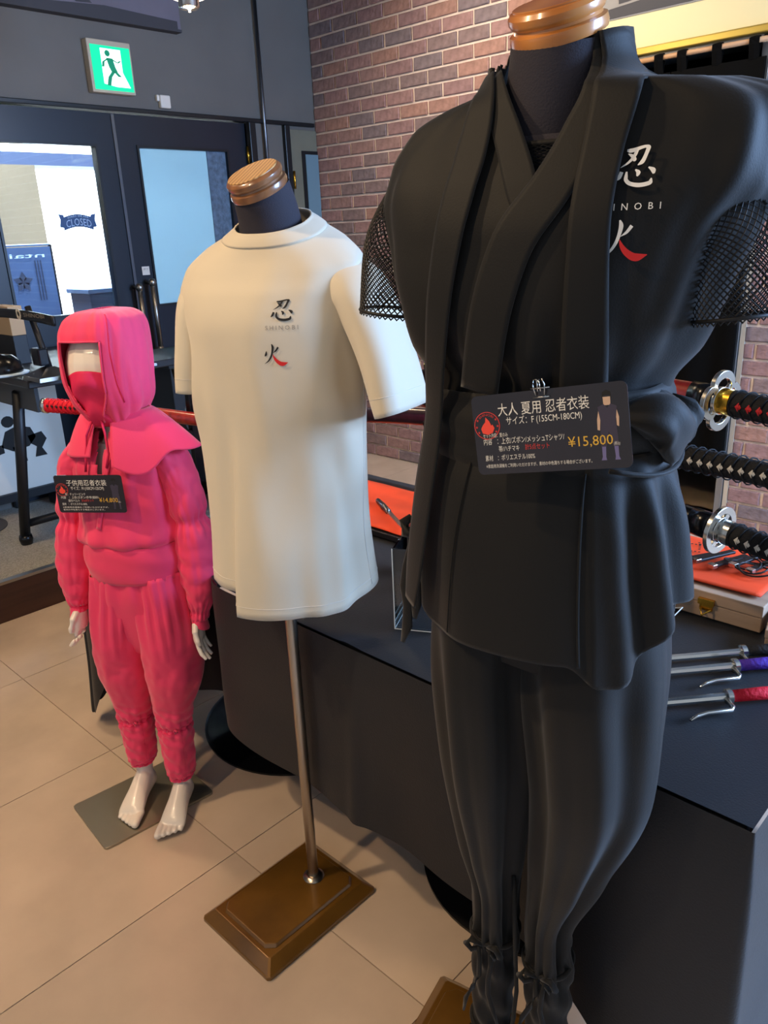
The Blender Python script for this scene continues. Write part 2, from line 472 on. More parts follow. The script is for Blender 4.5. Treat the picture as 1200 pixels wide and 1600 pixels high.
# doorway trim and the grey passage behind
t = MB(); t.box((OX1-0.035, YB-0.015, 0), (OX1-0.003, YB+0.16, OZ)); t.box((OX0, YB-0.015, 0), (OX0+0.03, YB+0.16, OZ)); t.box((OX0, YB-0.015, OZ-0.03), (OX1, YB+0.16, OZ))
struct(t.build('trim_1', 'alu', bevel=0.003))
struct(MB().box((OX1, YB-0.006, 0), (OX1+0.02, YB+0.02, OZ)).build('trim_2', 'beige_plastic'))
struct(MB().box((OX0-0.3, YB+0.9, 0), (OX1+0.3, YB+0.95, ZC)).box((OX0-0.35, YB+0.16, 0), (OX0-0.3, YB+0.95, ZC)).box((OX1+0.3, YB+0.16, 0), (OX1+0.35, YB+0.95, ZC)).box((OX0-0.35, YB+0.16, ZC), (OX1+0.35, YB+0.95, ZC+.05)).build('wall_passage', 'noren'))
struct(MB().box((OX0-0.3, YB+0.16, -0.06), (OX1+0.3, YB+0.95, 0)).build('floor_passage', 'tile_1'))

# door wall
DY0, DY1, DZ0, DZ1 = 1.44, 3.07, 0.165, 2.02
t = MB()
t.box((XD-0.12, -3.0, 0), (XD, DY0, ZC)); t.box((XD-0.12, DY1, 0), (XD, YB+0.16, ZC)); t.box((XD-0.12, DY0, DZ1), (XD, DY1, ZC)); t.box((XD-0.12, DY0, 0), (XD, DY1, DZ0))
wall_left = struct(t.build('wall_left', 'wall_dark'))
plat = struct(MB().box((XD, -2.4, 0.0), (-3.07, 2.92, 0.155)).build('floor_platform', 'grout'))
MB().box((XD+0.001, -2.4, 0.155), (-3.065, 2.92, 0.165)).build('carpet', 'carpet', plat)
MB().box((-3.07, -2.4, 0.0), (-3.05, 2.92, 0.160)).build('riser_board', 'riser', plat, bevel=0.002)
MB().box((-3.075, -2.4, 0.158), (-3.045, 2.92, 0.170)).build('edge_strip', 'steel_brushed', plat)
t = MB()
t.box((XD-0.02, DY0-0.05, DZ0), (XD+0.035, DY0, DZ1)); t.box((XD-0.02, DY1, DZ0), (XD+0.035, DY1+0.045, DZ1)); t.box((XD-0.02, DY0-0.05, DZ1), (XD+0.022, YB-0.02, DZ1+0.022))
struct(t.build('trim_3', 'trim_black', bevel=0.004))
def leaf(n, y0, y1, gy0, gy1, gz0, gz1, pane_mat):
    t = MB(); x0, x1 = XD-0.05, XD-0.01
    t.box((x0, y0, DZ0+0.005), (x1, gy0, DZ1-0.005)); t.box((x0, gy1, DZ0+0.005), (x1, y1, DZ1-0.005))
    t.box((x0, gy0, gz1), (x1, gy1, DZ1-0.005)); t.box((x0, gy0, DZ0+0.005), (x1, gy1, gz0))
    d = struct(t.build('door_%d' % n, 'door_black'))
    f = MB(); e = 0.012
    f.box((x1-0.002, gy0-e, gz0-e), (x1+0.008, gy0, gz1+e)); f.box((x1-0.002, gy1, gz0-e), (x1+0.008, gy1+e, gz1+e))
    f.box((x1-0.002, gy0, gz1), (x1+0.008, gy1, gz1+e)); f.box((x1-0.002, gy0, gz0-e), (x1+0.008, gy1, gz0))
    f.build('glazing_bead', 'trim_black', d)
    MB().box((x0+0.015, gy0, gz0), (x0+0.021, gy1, gz1)).build('pane', pane_mat, d)
    return d
d1 = leaf(1, DY0+0.003, 2.252, 1.600, 2.128, 1.070, 1.858, 'glass')
d2 = leaf(2, 2.257, DY1-0.003, 2.372, 2.925, 1.075, 1.862, 'frosted')
MB().box((XD-0.030, 2.800, 1.075), (XD-0.024, 2.925, 1.862)).build('crackle_strip', 'crackle', d2)
MB().box((XD-0.012, 2.236, DZ0+0.01), (XD-0.002, 2.252, DZ1-0.01)).build('astragal', 'gunmetal', d1)
def handle(d, y, z0, z1, dy=0.0):
    h = MB(); h.tube([(XD+0.05, y+dy, z0), (XD+0.05, y, z1)], 0.013, 14); h.build('door_handle', 'steel_brushed', d, smooth=True)
    k = MB()
    for yy, zz in ((y, z1), (y+dy, z0)):
        k.lathe([(0.001, -.022), (.014, -.018), (.022, 0), (.014, .018), (.001, .022)], 16, Matrix.Translation((XD+0.05, yy, zz)))
        k.tube([(XD-0.01, yy, zz), (XD+0.05, yy, zz)], 0.009, 10)
    k.build('handle_knob', 'steel_brushed', d, smooth=True)
handle(d1, 2.232, 0.78, 1.175)
handle(d2, 2.312, 0.84, 1.195)
for zz in (1.85, 0.5): MB().lathe([(.008, -.045), (.008, .045)], 10, Matrix.Translation((XD+0.003, DY1-0.002, zz))).build('hinge', 'gold', d2, smooth=True)
# little keyhole notice plate
# second narrow door by the corner
t = MB(); t.box((XD, 3.375, 0.0), (XD+0.02, YB-0.01, 2.0))
d3 = struct(t.build('door_3', 'panel_olive', bevel=0.002))
MB().box((XD+0.02, 3.46, 1.0), (XD+0.026, YB-0.012, 1.885)).build('door_frame', 'trim_black', d3)
MB().box((XD+0.026, 3.485, 1.02), (XD+0.030, YB-0.014, 1.865)).build('pane', 'frosted', d3)
MB().lathe([(.007, -.05), (.007, .05)], 10, Matrix.Translation((XD+0.028, 3.385, 1.72))).build('hinge', 'gold', d3, smooth=True)
t = MB(); t.box((XD, 3.335, 0.0), (XD+0.03, 3.375, 2.02)); struct(t.build('trim_4', 'trim_black', bevel=0.004))
# conduit down the wall
cp = MB(); cp.tube([(XD+0.022, 3.19, 1.2), (XD+0.022, 3.19, ZC)], 0.011, 12)
tag(cp.build('conduit_pipe', 'gunmetal', smooth=True), 'thin grey conduit pipe running down the dark wall beside the double doors', 'pipe')

# ------------------------------------------------------------------ outside the doors
struct(MB().box((-9.5, -3.5, -0.3), (XD-0.12, 7.5, -0.02)).build('ground_street', 'outside_ground'))
struct(MB().box((-7.6, 1.0, -0.02), (-7.4, 9.5, 5.0)).build('wall_street_white', 'outside_white'))
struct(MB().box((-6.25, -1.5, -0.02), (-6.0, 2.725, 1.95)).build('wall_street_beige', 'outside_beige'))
struct(MB().box((-6.3, -1.5, 1.95), (-6.0, 7.0, 2.035)).build('beam_street', 'banner_ink'))
t = empty('shop_banner', (-4.50, 1.87, 0.0), 0, 'pale blue banner with mirrored lettering and dark blossom seen through the left door', 'banner')
MB().box((-.01, -.42, 1.02), (.0, .18, 1.40)).build('cloth', 'banner_blue', t)
vs, fs = fit_text('ntain', 0.14, -0.12, 1.345, 0.022)
MB().add([(.003, x, y) for x, y in vs], fs).build('lettering', 'blue_white', t, fix=False)
fl = MB()
for k in range(5):
    a = 2*PI*k/5+.3
    fl.add([(.003, .0+.012*math.cos(a+s_*1.3)+(.045 if abs(s_) < .1 else .02)*math.cos(a+s_*.5), 1.22+.012*math.sin(a+s_*1.3)+(.045 if abs(s_) < .1 else .02)*math.sin(a+s_*.5)) for s_ in (-1, 0, 1)]+[(.003, 0, 1.22)], [(0, 1, 2, 3)])
for k in range(3): fl.box((.001, .08+.016*k, 1.12), (.004, .084+.016*k, 1.33))
fl.build('blossom_print', 'banner_ink', t, fix=False)
MB().tube([(-.02, -.45, 1.41), (-.02, .19, 1.41)], .006, 10).build('rail', 'outside_blue', t)
MB().tube([(-.02, -.43, -.02), (-.02, -.43, 1.41)], .01, 10).build('post', 'black_gloss', t); MB().tube([(-.02, .19, -.02), (-.02, .19, 1.41)], .01, 10).build('post', 'black_gloss', t)
t = empty('street_planter', (-4.45, 2.175, -0.02), 0, 'dark blue grey box standing outside at the lower corner of the left door glass', 'box')
MB().box((-.12, -.02, 0), (.12, .22, 1.16)).build('body', 'banner_ink', t, bevel=.006)
MB().box((-.135, -.035, 1.16), (.135, .235, 1.185)).build('rim', 'outside_blue', t, bevel=.004)
# closed sign hung on the glass
t = empty('closed_sign', (XD-0.018, 1.985, 1.50), 0, 'navy scroll shaped CLOSED sign stuck on the left door glass', 'sign')
def scroll(k, wv, hh):
    top = [(k*(-wv+2*wv*i/16), hh+0.016*math.cos(PI*(i/16-.5)) ) for i in range(17)]
    bot = [(k*(wv-2*wv*i/16), -hh+0.016*math.cos(PI*(i/16-.5))) for i in range(17)]
    return top+bot
MB().prism([(x, z) for x, z in scroll(1, .078, .030)], 0, .004, Matrix.Rotation(PI/2, 4, 'Z')).build('board', 'closed_navy', t)
MB().prism([(-.098, -.014), (-.07, -.02), (-.07, .042), (-.098, .048), (-.09, .02)], .001, .003, Matrix.Rotation(PI/2, 4, 'Z')).build('scroll_end', 'closed_navy', t)
MB().prism([(.098, -.014), (.07, -.02), (.07, .042), (.098, .048), (.09, .02)], .001, .003, Matrix.Rotation(PI/2, 4, 'Z')).build('scroll_end', 'closed_navy', t)
vs, fs = fit_text('CLOSED', -.066, .066, 0, .034)
MB().add([(.0045, x, y-.022+.014*math.cos(x/.078*PI/2)) for x, y in vs], fs).build('lettering', 'closed_text', t, fix=False)
vs, fs = fit_text('SORRY WE ARE', -.055, .055, 0, .010)
MB().add([(.0045, x, y+.018+.014*math.cos(x/.078*PI/2)) for x, y in vs], fs).build('lettering', 'closed_text', t, fix=False)
# mirrored flat orientation: prism pulled along y then turned faces +x

# exit sign
t = empty('exit_sign', (XD, 2.254, 2.21), 0, 'green lit emergency exit sign with running figure on the dark wall', 'sign')
MB().box((0, -.118, -.115), (.045, .112, .115)).build('housing', 'beige_plastic', t, bevel=.004)
MB().box((.045, -.104, -.102), (.048, .102, .090)).build('panel', 'exit_green', t)
def flat(pts, m_, name, x=.0485): return MB().add([(x, a, b) for a, b in pts], [tuple(range(len(pts)))]).build(name, m_, t, fix=False)
flat([(-.055, -.075), (-.055, .078), (.052, .078), (.052, -.02), (.085, -.085), (.01, -.085)], 'exit_white', 'doorway')
mn = MB()
def limb(pts, wd):
    mn.add([(.0495, x, y) for x, y in sum([[(p[0]-wd, p[1]), (p[0]+wd, p[1])] for p in pts], [])], [(2*i, 2*i+1, 2*i+3, 2*i+2) for i in range(len(pts)-1)])
limb([(-.012, .038), (-.002, .0), (.008, -.02)], .017); limb([(-.02, .035), (-.045, .02), (-.05, -.002)], .006); limb([(.0, .034), (.03, .02), (.045, .03)], .006)
limb([(.004, -.018), (-.02, -.045), (-.03, -.082)], .010); limb([(.010, -.018), (.035, -.04), (.068, -.04)], .010)
mn.add([(.0495, -.02+.014*math.cos(k*PI/8), .058+.014*math.sin(k*PI/8)) for k in range(16)], [tuple(range(16))])
mn.build('running_figure', 'exit_ink', t, fix=False)
t = empty('door_sensor', (XD, 2.545, 2.085), 0, 'small cream plastic door sensor on the dark wall above the right door', 'sensor')
MB().box((0, -.03, -.032), (.028, .03, .03)).build('body', 'white_plastic', t, bevel=.006)
MB().box((0, -.045, .0), (.02, -.03, .03)).build('side_tab', 'white_plastic', t, bevel=.003)
t = empty('keyhole_notice', (XD-.012, 2.318, 1.255), 0, 'small white notice sticker on the right door just above its long pull handle', 'notice')
MB().box((0, -.022, -.022), (.004, .022, .022)).build('card', 'white_plastic', t)
vs, fs = fit_text('押す', -.015, .015, .002, .012)
MB().add([(.0045, x, y) for x, y in vs], fs).build('lettering', 'ink_grey', t, fix=False)

# canvas print, upper left
t = empty('ninja_canvas', (XD+.004, 1.55, 2.42), 0, 'mauve canvas print with dark running silhouettes above the doors', 'picture')
MB().box((0, -1.2, 0.0), (.05, 1.12, 0.50)).build('canvas', 'art_mauve', t, bevel=.002)
MB().box((.0, -1.2, -.012), (.053, 1.122, .0)).build('edge', 'art_dark', t)
g = MB()
def sil2(pts, x=.0515): g.add([(x, a, b) for a, b in pts], [tuple(range(len(pts)))])
sil2([(-.1, .03), (.25, .02), (.7, .05), (1.1, .035), (1.1, .0), (-.1, 0)])
sil2([(.16, .5), (.24, .5), (.21, .2), (.20, .08), (.25, .045), (.17, .045), (.155, .1)])
sil2([(.50, .5), (.56, .5), (.50, .25), (.58, .1), (.64, .05), (.56, .045), (.50, .08), (.44, .25)])
g.build('silhouette', 'art_dark', t, fix=False)

# framed picture on the brick wall
t = empty('framed_ninja_print', (-1.70, YB-.012, 2.10), 0, 'gold framed print with cream mount hung on the brick wall over the curtain', 'picture')
W0, W1, H1 = -.60, .75, .75
MB().box((W0, -.012, 0), (W1, .0, H1)).build('mount', 'mat_cream', t)
f = MB(); e = .032
f.box((W0-e, -.035, -e), (W1+e, 0, .0)); f.box((W0-e, -.035, H1), (W1+e, 0, H1+e)); f.box((W0-e, -.035, 0), (W0, 0, H1)); f.box((W1, -.035, 0), (W1+e, 0, H1))
f.build('frame', 'frame_gold', t, bevel=.006)
MB().box((W0+.13, -.016, .13), (W1-.30, -.012, H1-.1)).build('print', 'art_grey', t)
g = MB()
def sil3(pts): g.add([(a, -.0175, b) for a, b in pts], [tuple(range(len(pts)))])
sil3([(-.47, .135), (.44, .135), (.44, .18), (.3, .2), (.1, .17), (-.1, .185), (-.47, .16)])
sil3([(-.22, .66), (-.14, .66), (-.18, .4), (-.20, .25), (-.16, .19), (-.24, .185), (-.25, .3)])
sil3([(.06, .66), (.13, .66), (.08, .42), (.15, .25), (.2, .2), (.12, .19), (.06, .25), (.01, .42)])
g.build('silhouette', 'art_dark', t, fix=False)

# noren curtain
t = empty('noren_curtain', (OX0, YB-.05, 0), 0, 'long black split curtain hanging by tabs from wooden rod in the brick doorway', 'curtain')
MB().tube([(-.06, 0, 2.045), (.92, 0, 2.045)], .010, 12).build('rod', 'rod_wood', t, smooth=True)
for k in range(2):
    x0 = .0+.39*k
    def f(u, v, x0=x0):
        x = x0+u*.385; z = 1.985-v*1.645
        return (x, .006*math.sin(x*38+v*2)*(.3+v)+.004*nz(x, z, 0, 5), z)
    MB().grid(36, 24, f).build('curtain_panel', 'noren', t, smooth=True, solid=.002)
    for j in range(3):
        xx = x0+.02+j*.145
        MB().tube([(xx+.025, -.0, 1.98), (xx+.025, -.0125, 2.03), (xx+.025, -.0125, 2.055), (xx+.025, .0, 2.060), (xx+.025, .0125, 2.05), (xx+.025, .0125, 2.03), (xx+.025, 0, 1.98)], .002, 4, closed=False).build('tab', 'noren', t)
for o in [c for c in t.children if c.name.startswith('tab')]:
    for v in o.data.vertices: pass
# widen the tabs
for o in [c for c in t.children if c.name.startswith('tab')]:
    xs = [v.co.x for v in o.data.vertices]; c = sum(xs)/len(xs)
    for v in o.data.vertices: v.co.x = c+(v.co.x-c)*10

# pendant lamp
t = empty('pendant_lamp', (-2.615, 1.826, ZC), 0, 'round glowing glass ceiling lamp with chrome finial near the doors', 'lamp')
zc = 2.168-ZC
MB().lathe([(.001, zc+.002), (.05, zc+.012), (.105, zc+.035), (.14, zc+.075), (.145, zc+.11), (.12, zc+.16), (.06, zc+.19), (.03, zc+.2)], 32).build('glass_bowl', 'lamp_glow', t, smooth=True)
MB().lathe([(.001, zc-.030), (.006, zc-.028), (.007, zc-.020), (.03, zc-.018), (.036, zc-.012), (.036, zc+.010), (.04, zc+.016)], 28).build('finial', 'chrome', t, smooth=True)
MB().lathe([(.012, zc+.19), (.012, -.03), (.06, -.028), (.06, 0)], 20).build('stem', 'chrome', t, smooth=True)
light('lamp_bulb', 'POINT', (-2.615, 1.826, 2.08), (0, 0, 0), 8, WARM, 0.06)
# ================================================================== DISPLAY TABLE
TZ, TY0, TY1, TX0, TX1 = 0.66, 0.895, 1.72, -2.10, -0.235
t = empty('display_table', (0, 0, 0), 0, 'long display table on round black pedestal bases hidden under the black cloth', 'table')
MB().box((TX0+.01, TY0+.10, TZ-.035), (-1.215, TY1-.01, TZ-.006)).build('tabletop', 'black_satin', t, bevel=.004)
MB().box((-1.205, TY0+.01, TZ-.035), (TX1-.01, TY1-.01, TZ-.006)).build('tabletop', 'black_satin', t, bevel=.004)
for cx_ in (-1.66, -.775):
    MB().lathe([(.285, 0), (.285, .006), (.27, .012), (.06, .022), (.035, .04), (.001, .04)], 64, Matrix.Translation((cx_, 1.285, 0))).build('base_disc', 'black_gloss', t, smooth=True, angle=40)
    MB().lathe([(.032, .03), (.032, TZ-.04), (.09, TZ-.036)], 24, Matrix.Translation((cx_, 1.285, 0))).build('pedestal', 'black_satin', t, smooth=True, angle=40)
# cloth: top and a draped skirt
def cloth():
    mb = MB()
    nx, ny = 90, 40
    def push(x): return .085*math.exp(-((x+1.565)/.085)**2)
    def top(u, v):
        x = TX0+u*(TX1-TX0); y = TY0+v*(TY1-TY0)
        e = min(u, 1-u, v*.5, (1-v)*.5)
        z = TZ+.0015*nz(x, y, 0, 7)*sm(0, .03, e)
        if v < .12: z += .0035*math.exp(-((x+.985-(.6-.0)*(y-TY0))/.02)**2)
        return (x, y+push(x)*(1-v)**3, z)
    mb.grid(nx, ny, top)
    # perimeter samples
    per = []
    def seg(a, b, n, nrm):
        for i in range(n): per.append((Vector(a).lerp(Vector(b), i/n), Vector(nrm)))
    seg((TX0, TY0, 0), (TX1, TY0, 0), 220, (0, -1, 0))
    def corner(c, a0):
        for i in range(16):
            a = a0+PI/2*i/16; per.append((Vector(c), Vector((math.cos(a), math.sin(a), 0))))
    corner((TX1, TY0, 0), -PI/2)
    seg((TX1, TY0, 0), (TX1, TY1, 0), 110, (1, 0, 0)); corner((TX1, TY1, 0), 0)
    seg((TX1, TY1, 0), (TX0, TY1, 0), 120, (0, 1, 0)); corner((TX0, TY1, 0), PI/2)
    seg((TX0, TY1, 0), (TX0, TY0, 0), 110, (-1, 0, 0)); corner((TX0, TY0, 0), PI)
    n = len(per); nv = 34
    L = 0; ss = [0]
    for i in range(1, n): L += (per[i][0]-per[i-1][0]).length; ss.append(L)
    corners = [Vector((TX0, TY0, 0)), Vector((TX1, TY0, 0)), Vector((TX1, TY1, 0)), Vector((TX0, TY1, 0))]
    vs = []
    for j in range(nv):
        v = j/(nv-1)
        for i, (p, nr) in enumerate(per):
            dc = min((p-c).length for c in corners)
            cf = math.exp(-(dc/(.10 if p.x < -1 else .15))**2)
            cl = (p-corners[0]).length < .4 or (p-corners[1]).length < .35
            hem = .27-.02*(p.x+1.2)-.045*sm(-.75, -.4, p.x)
            hem = hem-(.235 if cl else .16)*cf
            z = TZ-.004-v*(TZ-hem)
            s_ = ss[i]
            amp = (.012*v+.030*cf*v)
            off = .003+.010*math.sin(min(v*8, PI/2))*.4+amp*(1+math.sin(s_*19+1.2*math.sin(s_*5)))*.5+.02*cf*v+.006*nz(s_, v, 0, 3)*v
            if 0: pass
            off += .008*v*math.exp(-((s_-1.13)/.02)**2)
            vs.append(p+nr*off*(1-(push(p.x)/.085 if nr.y < -.9 else 0))+Vector((0, push(p.x) if nr.y < -.9 else 0, z)))
    fs = [(j*n+i, j*n+(i+1) % n, (j+1)*n+(i+1) % n, (j+1)*n+i) for j in range(nv-1) for i in range(n)]
    mb.add(vs, fs)
    return mb
c_ = cloth().build('tablecloth', 'cloth_black', smooth=True, solid=0.0)
tag(c_, 'long black cloth draped over the display table behind the mannequins', 'tablecloth')

# ------------------------------------------------------------------ katana
def katana(name, loc, rz, label, group, sc_mat, tsuba_mat, wrap_mat, ray_mat, sc_len=.70, h_len=.24, style='round', tilt=0.0, fit_mat='gold', diamonds=True):
    """origin at the guard; handle towards +x, scabbard towards -x"""
    t = empty(name, loc, rz, label, 'sword', group); t.rotation_euler[1] = math.radians(tilt)
    def bow(x): return .000-.05*(x/.7)**2*(1 if x < 0 else .3)
    sx = [-.012-sc_len*i/20 for i in range(21)]
    MB().tube([(x, 0, bow(x)) for x in sx], [.017-.003*i/20 for i in range(20)]+[.010], 16, sy=1.25).build('scabbard', sc_mat, t, smooth=True)
    MB().tube([(-.010, 0, 0), (-.05, 0, bow(-.05))], .0185, 16, sy=1.25).build('scabbard_mouth', 'black_gloss', t, smooth=True)
    MB().lathe([(.0001, -.014), (.017, -.012), (.0175, .0), (.017, .008)], 16, Matrix.Translation((-sc_len-.02, 0, bow(-sc_len)))@Matrix.Rotation(PI/2, 4, 'Y')).build('scabbard_tip', fit_mat, t, smooth=True)
    g = MB()
    # guard
    def outline(k, n=72):
        a = 2*PI*k/n
        if style == 'petal': return .036+.0115*abs(math.cos(2*a))**.6, a
        return .040, a
    n = 72
    holes = 4 if style == 'petal' else 6
    # ring + spokes
    ro = [outline(k)[0] for k in range(n)]
    ri = [r_-.012 for r_ in ro]
    vs = []
    for x in (-.0038, .0038):
        for k in range(n): a = 2*PI*k/n; vs.append((x, ro[k]*math.cos(a), ro[k]*math.sin(a)))
        for k in range(n): a = 2*PI*k/n; vs.append((x, ri[k]*math.cos(a), ri[k]*math.sin(a)))
    fs = []
    for k in range(n):
        j = (k+1) % n
        fs += [(k, j, n+j, n+k), (2*n+k, 3*n+k, 3*n+j, 2*n+j), (k, 2*n+k, 2*n+j, j), (n+k, n+j, 3*n+j, 3*n+k)]
    g.add(vs, fs)
    g.lathe([(.006, -.003), (.022, -.003), (.022, .003), (.006, .003)], 28, Matrix.Rotation(PI/2, 4, 'Y'), cap=False)
    for k in range(holes):
        a = 2*PI*k/holes+(PI/4 if style == 'petal' else 0)
        g.box((-.0028, .018, -.006), (.0028, .036, .006), Matrix.Rotation(a, 4, 'X'))
    g.build('guard', tsuba_mat, t, smooth=True, angle=35, bevel=.0008)
    MB().tube([(.003, 0, 0), (.022, 0, 0)], [.0175, .0172], 20, sy=1.2).build('collar', fit_mat, t, smooth=True, angle=40)
    MB().tube([(.022, 0, 0), (.022+h_len*.5, 0, -.001), (.022+h_len, 0, -.004)], [.0160, .0148, .0158], 18, sy=1.28).build('handle', wrap_mat, t, smooth=True, angle=50)
    # diagonal lacing, raised
    wr = MB(); nd = int(h_len/.017)
    for k in range(nd):
        for s_ in (-1, 1):
            pts = []
            for q_ in range(9):
                th = PI*q_/8*s_
                x = .024+(k+q_/8*.98)*.017
                if x > .02+h_len: break
                pts.append((x, -.0172*math.cos(th)*1.0, .0172*1.28*math.sin(th)-.002*((x-.02)/h_len)))
            if len(pts) > 2: wr.tube(pts, .0013, 5, sy=1)
    wr.build('lacing', wrap_mat, t, smooth=True)
    if diamonds:
        for k in range(nd-1):
            x = .024+(k+.98)*.017
            for s_ in (-1, 1):
                MB().add([(x-.0055, .0170*s_, 0), (x, .0165*s_, .007), (x+.0055, .0170*s_, 0), (x, .0165*s_, -.007), (x, .0188*s_, 0)],
                         [(0, 1, 4), (1, 2, 4), (2, 3, 4), (3, 0, 4), (3, 2, 1, 0)]).build('diamond', ray_mat, t)
    MB().tube([(.02+h_len, 0, -.004), (.035+h_len, 0, -.004), (.040+h_len, 0, -.004)], [.0185, .0180, .010], 18, sy=1.28).build('pommel', fit_mat, t, smooth=True)
    return t
YR = 1.22
GR = 'swords on the black stands'
katana('katana', (-.455, YR, 1.134), -13, 'sword with pierced gold guard and black handle over red diamonds, topmost by the curtain', GR, 'red_lacquer', 'silver', 'black_wrap', 'ray_red', .72, .24, 'petal', 2, 'gold')
katana('katana', (-.57, YR+.03, 1.030), -5, 'plain black sword with white inlays on the middle tier below the gold guard', GR, 'plum_lacquer', 'gunmetal', 'black_wrap', 'ray_white', .92, .25, 'round', 1, 'gunmetal')
katana('katana', (-.435, YR, .925), -11, 'sword with round silver guard and black handle, lowest tier on the right', GR, 'black_gloss', 'silver', 'black_wrap', 'ray_white', .70, .24, 'round', 4, 'silver')
def rack(loc, rz, label, tiers, h, span):
    t = empty('sword_rack', loc, rz, label, 'rack', 'black sword stands')
    for s_ in (-1, 1):
        x = s_*span/2
        MB().prism([(-.11, 0), (.11, 0), (.10, .02), (.03, .035), (.025, h), (-.025, h), (-.03, .035), (-.10, .02)], -.009, .009, Matrix.Translation((x, 0, 0))@Matrix.Rotation(PI/2, 4, 'Z')).build('upright', 'black_gloss', t, bevel=.002)
        for z in tiers:
            MB().prism([(-.06, z-.03), (.03, z-.05), (.03, z-.02), (-.02, z-.022), (-.045, z-.01), (-.055, z+.012), (-.068, z+.010)], -.008, .008, Matrix.Translation((x, .0, 0))@Matrix.Rotation(PI/2, 4, 'Z')).build('hook', 'black_gloss', t, bevel=.0015)
    MB().box((-span/2, -.012, .01), (span/2, .012, .045)).build('stretcher', 'black_gloss', t, bevel=.002)
    return t
rack((-.86, YR+.035, TZ+.002), 0, 'black three tier sword stand on the table behind the black outfit', [.27, .36, .465], .50, .34)
# left stand, beyond the pink child mannequin
katana('katana', (-2.184, 1.114, .93), 180+24, 'sword with bright red wrapped handle poking out left of the pink hood', GR, 'red_lacquer', 'gunmetal', 'red_wrap', 'black_wrap', .62, .24, 'round', -2, 'silver')
katana('katana', (-1.78, 1.44, .885), 0, 'dark plum sword lying behind the white shirt, lower tier of the left stand', GR, 'plum_lacquer', 'silver', 'plum_lacquer', 'ray_white', .5, .22, 'round', 0, 'silver')
katana('katana', (-1.42, 1.36, 1.04), 0, 'black sword on the top tier behind the white shirt sleeve', GR, 'black_gloss', 'gunmetal', 'black_wrap', 'ray_white', .55, .22, 'round', 0, 'gunmetal')
rack((-1.83, 1.31, TZ+.002), 14, 'black sword stand on the table between pink mannequin and white shirt', [.225, .385], .41, .36)

# ------------------------------------------------------------------ single-pronged truncheons on the cloth
def jitte(loc, rz, label, wrap):
    t = empty('jitte', loc, rz, label, 'weapon', 'steel truncheons on the table')
    MB().tube([(-.245, 0, 0), (-.24, 0, 0), (0, 0, 0)], [.0042, .0055, .0068], 8).build('blade', 'silver', t, smooth=False)
    MB().tube([(-.002, -.004, 0), (-.001, -.026, -.003), (-.006, -.031, -.004), (-.045, -.031, -.005), (-.064, -.035, -.006), (-.078, -.042, -.008)], [.004, .004, .0038, .0034, .003, .0024], 8).build('prong', 'silver', t, smooth=True)
    MB().lathe([(.008, -.006), (.0125, -.004), (.0125, .004), (.008, .008)], 12, Matrix.Translation((.004, 0, 0))@Matrix.Rotation(PI/2, 4, 'Y')).build('guard', 'silver', t, smooth=True, angle=30)
    MB().tube([(.010, 0, 0), (.06, 0, 0), (.13, 0, 0)], [.0095, .0105, .0095], 14).build('grip', wrap, t, smooth=True)
    MB().lathe([(.001, .0), (.009, .002), (.011, .008), (.008, .014), (.001, .016)], 12, Matrix.Translation((.13, 0, 0))@Matrix.Rotation(PI/2, 4, 'Y')).build('pommel', 'silver', t, smooth=True)
jitte((-.405, 1.302, TZ+.016), 49, 'steel truncheon with black wrapped grip, farthest of the three', 'black_wrap')
jitte((-.397, 1.246, TZ+.016), 49, 'steel truncheon with purple wrapped grip, between black and red ones', 'purple_wrap')
jitte((-.370, 1.146, TZ+.016), 49, 'steel truncheon with red wrapped grip, nearest the table edge', 'red_wrap')

# ------------------------------------------------------------------ boxes and orange cloths
def orange_box(loc, rz, w_, d_, h_, label):
    t = empty('wooden_box', loc, rz, label, 'box')
    MB().box((0, 0, 0), (w_, d_, h_*.55)).build('body', 'paulownia', t, bevel=.002)
    MB().box((-.001, -.001, h_*.56), (w_+.001, d_+.001, h_)).build('lid', 'paulownia', t, bevel=.002)
    return t
b = orange_box((-.70, 1.415, TZ+.003), 0, .29, .24, .055, 'pale wooden box with round burnt logo and brass latch under orange cloth')
lg = MB()
for r_ in (.012, .009):
    lg.add([(.145+rr*math.cos(a)*1.3, -.0025, .028+rr*math.sin(a)) for rr in (r_, r_-.001) for a in [2*PI*k/28 for k in range(28)]], [(k, (k+1) % 28, 28+(k+1) % 28, 28+k) for k in range(28)])
vs, fs = fit_text('忍', .139, .151, .022); lg.add([(x, -.0025, y) for x, y in vs], fs)
lg.build('burnt_logo', 'ink_grey', b, fix=False)
l_ = MB(); l_.box((.175, -.006, .018), (.20, -.001, .030)); l_.box((.172, -.009, .030), (.203, -.001, .042)); l_.tube([(.178, -.008, .022), (.187, -.022, .014), (.198, -.008, .022)], .0022, 8)
l_.build('brass_latch', 'gold', b, bevel=.001)
def cloth_sheet(name, x0, y0, x1, y1, z, label, cat='cloth', m_='orange_cloth', rz=0):
    cx_, cy_ = (x0+x1)/2, (y0+y1)/2
    def f(u, v):
        x = (u-.5)*(x1-x0); y = (v-.5)*(y1-y0)
        return (x, y, .002+.0015*nz(x, y, z, 14))
    o = MB().grid(24, 18, f).build(name, m_, None, smooth=True, solid=.002, loc=(cx_, cy_, z)); o.rotation_euler[2] = math.radians(rz)
    return tag(o, label, cat)
cloth_sheet('orange_cloth', -.715, 1.44, -.425, 1.66, TZ+.062, 'bright orange cloth with black pattern over the wooden box')
pt = MB()
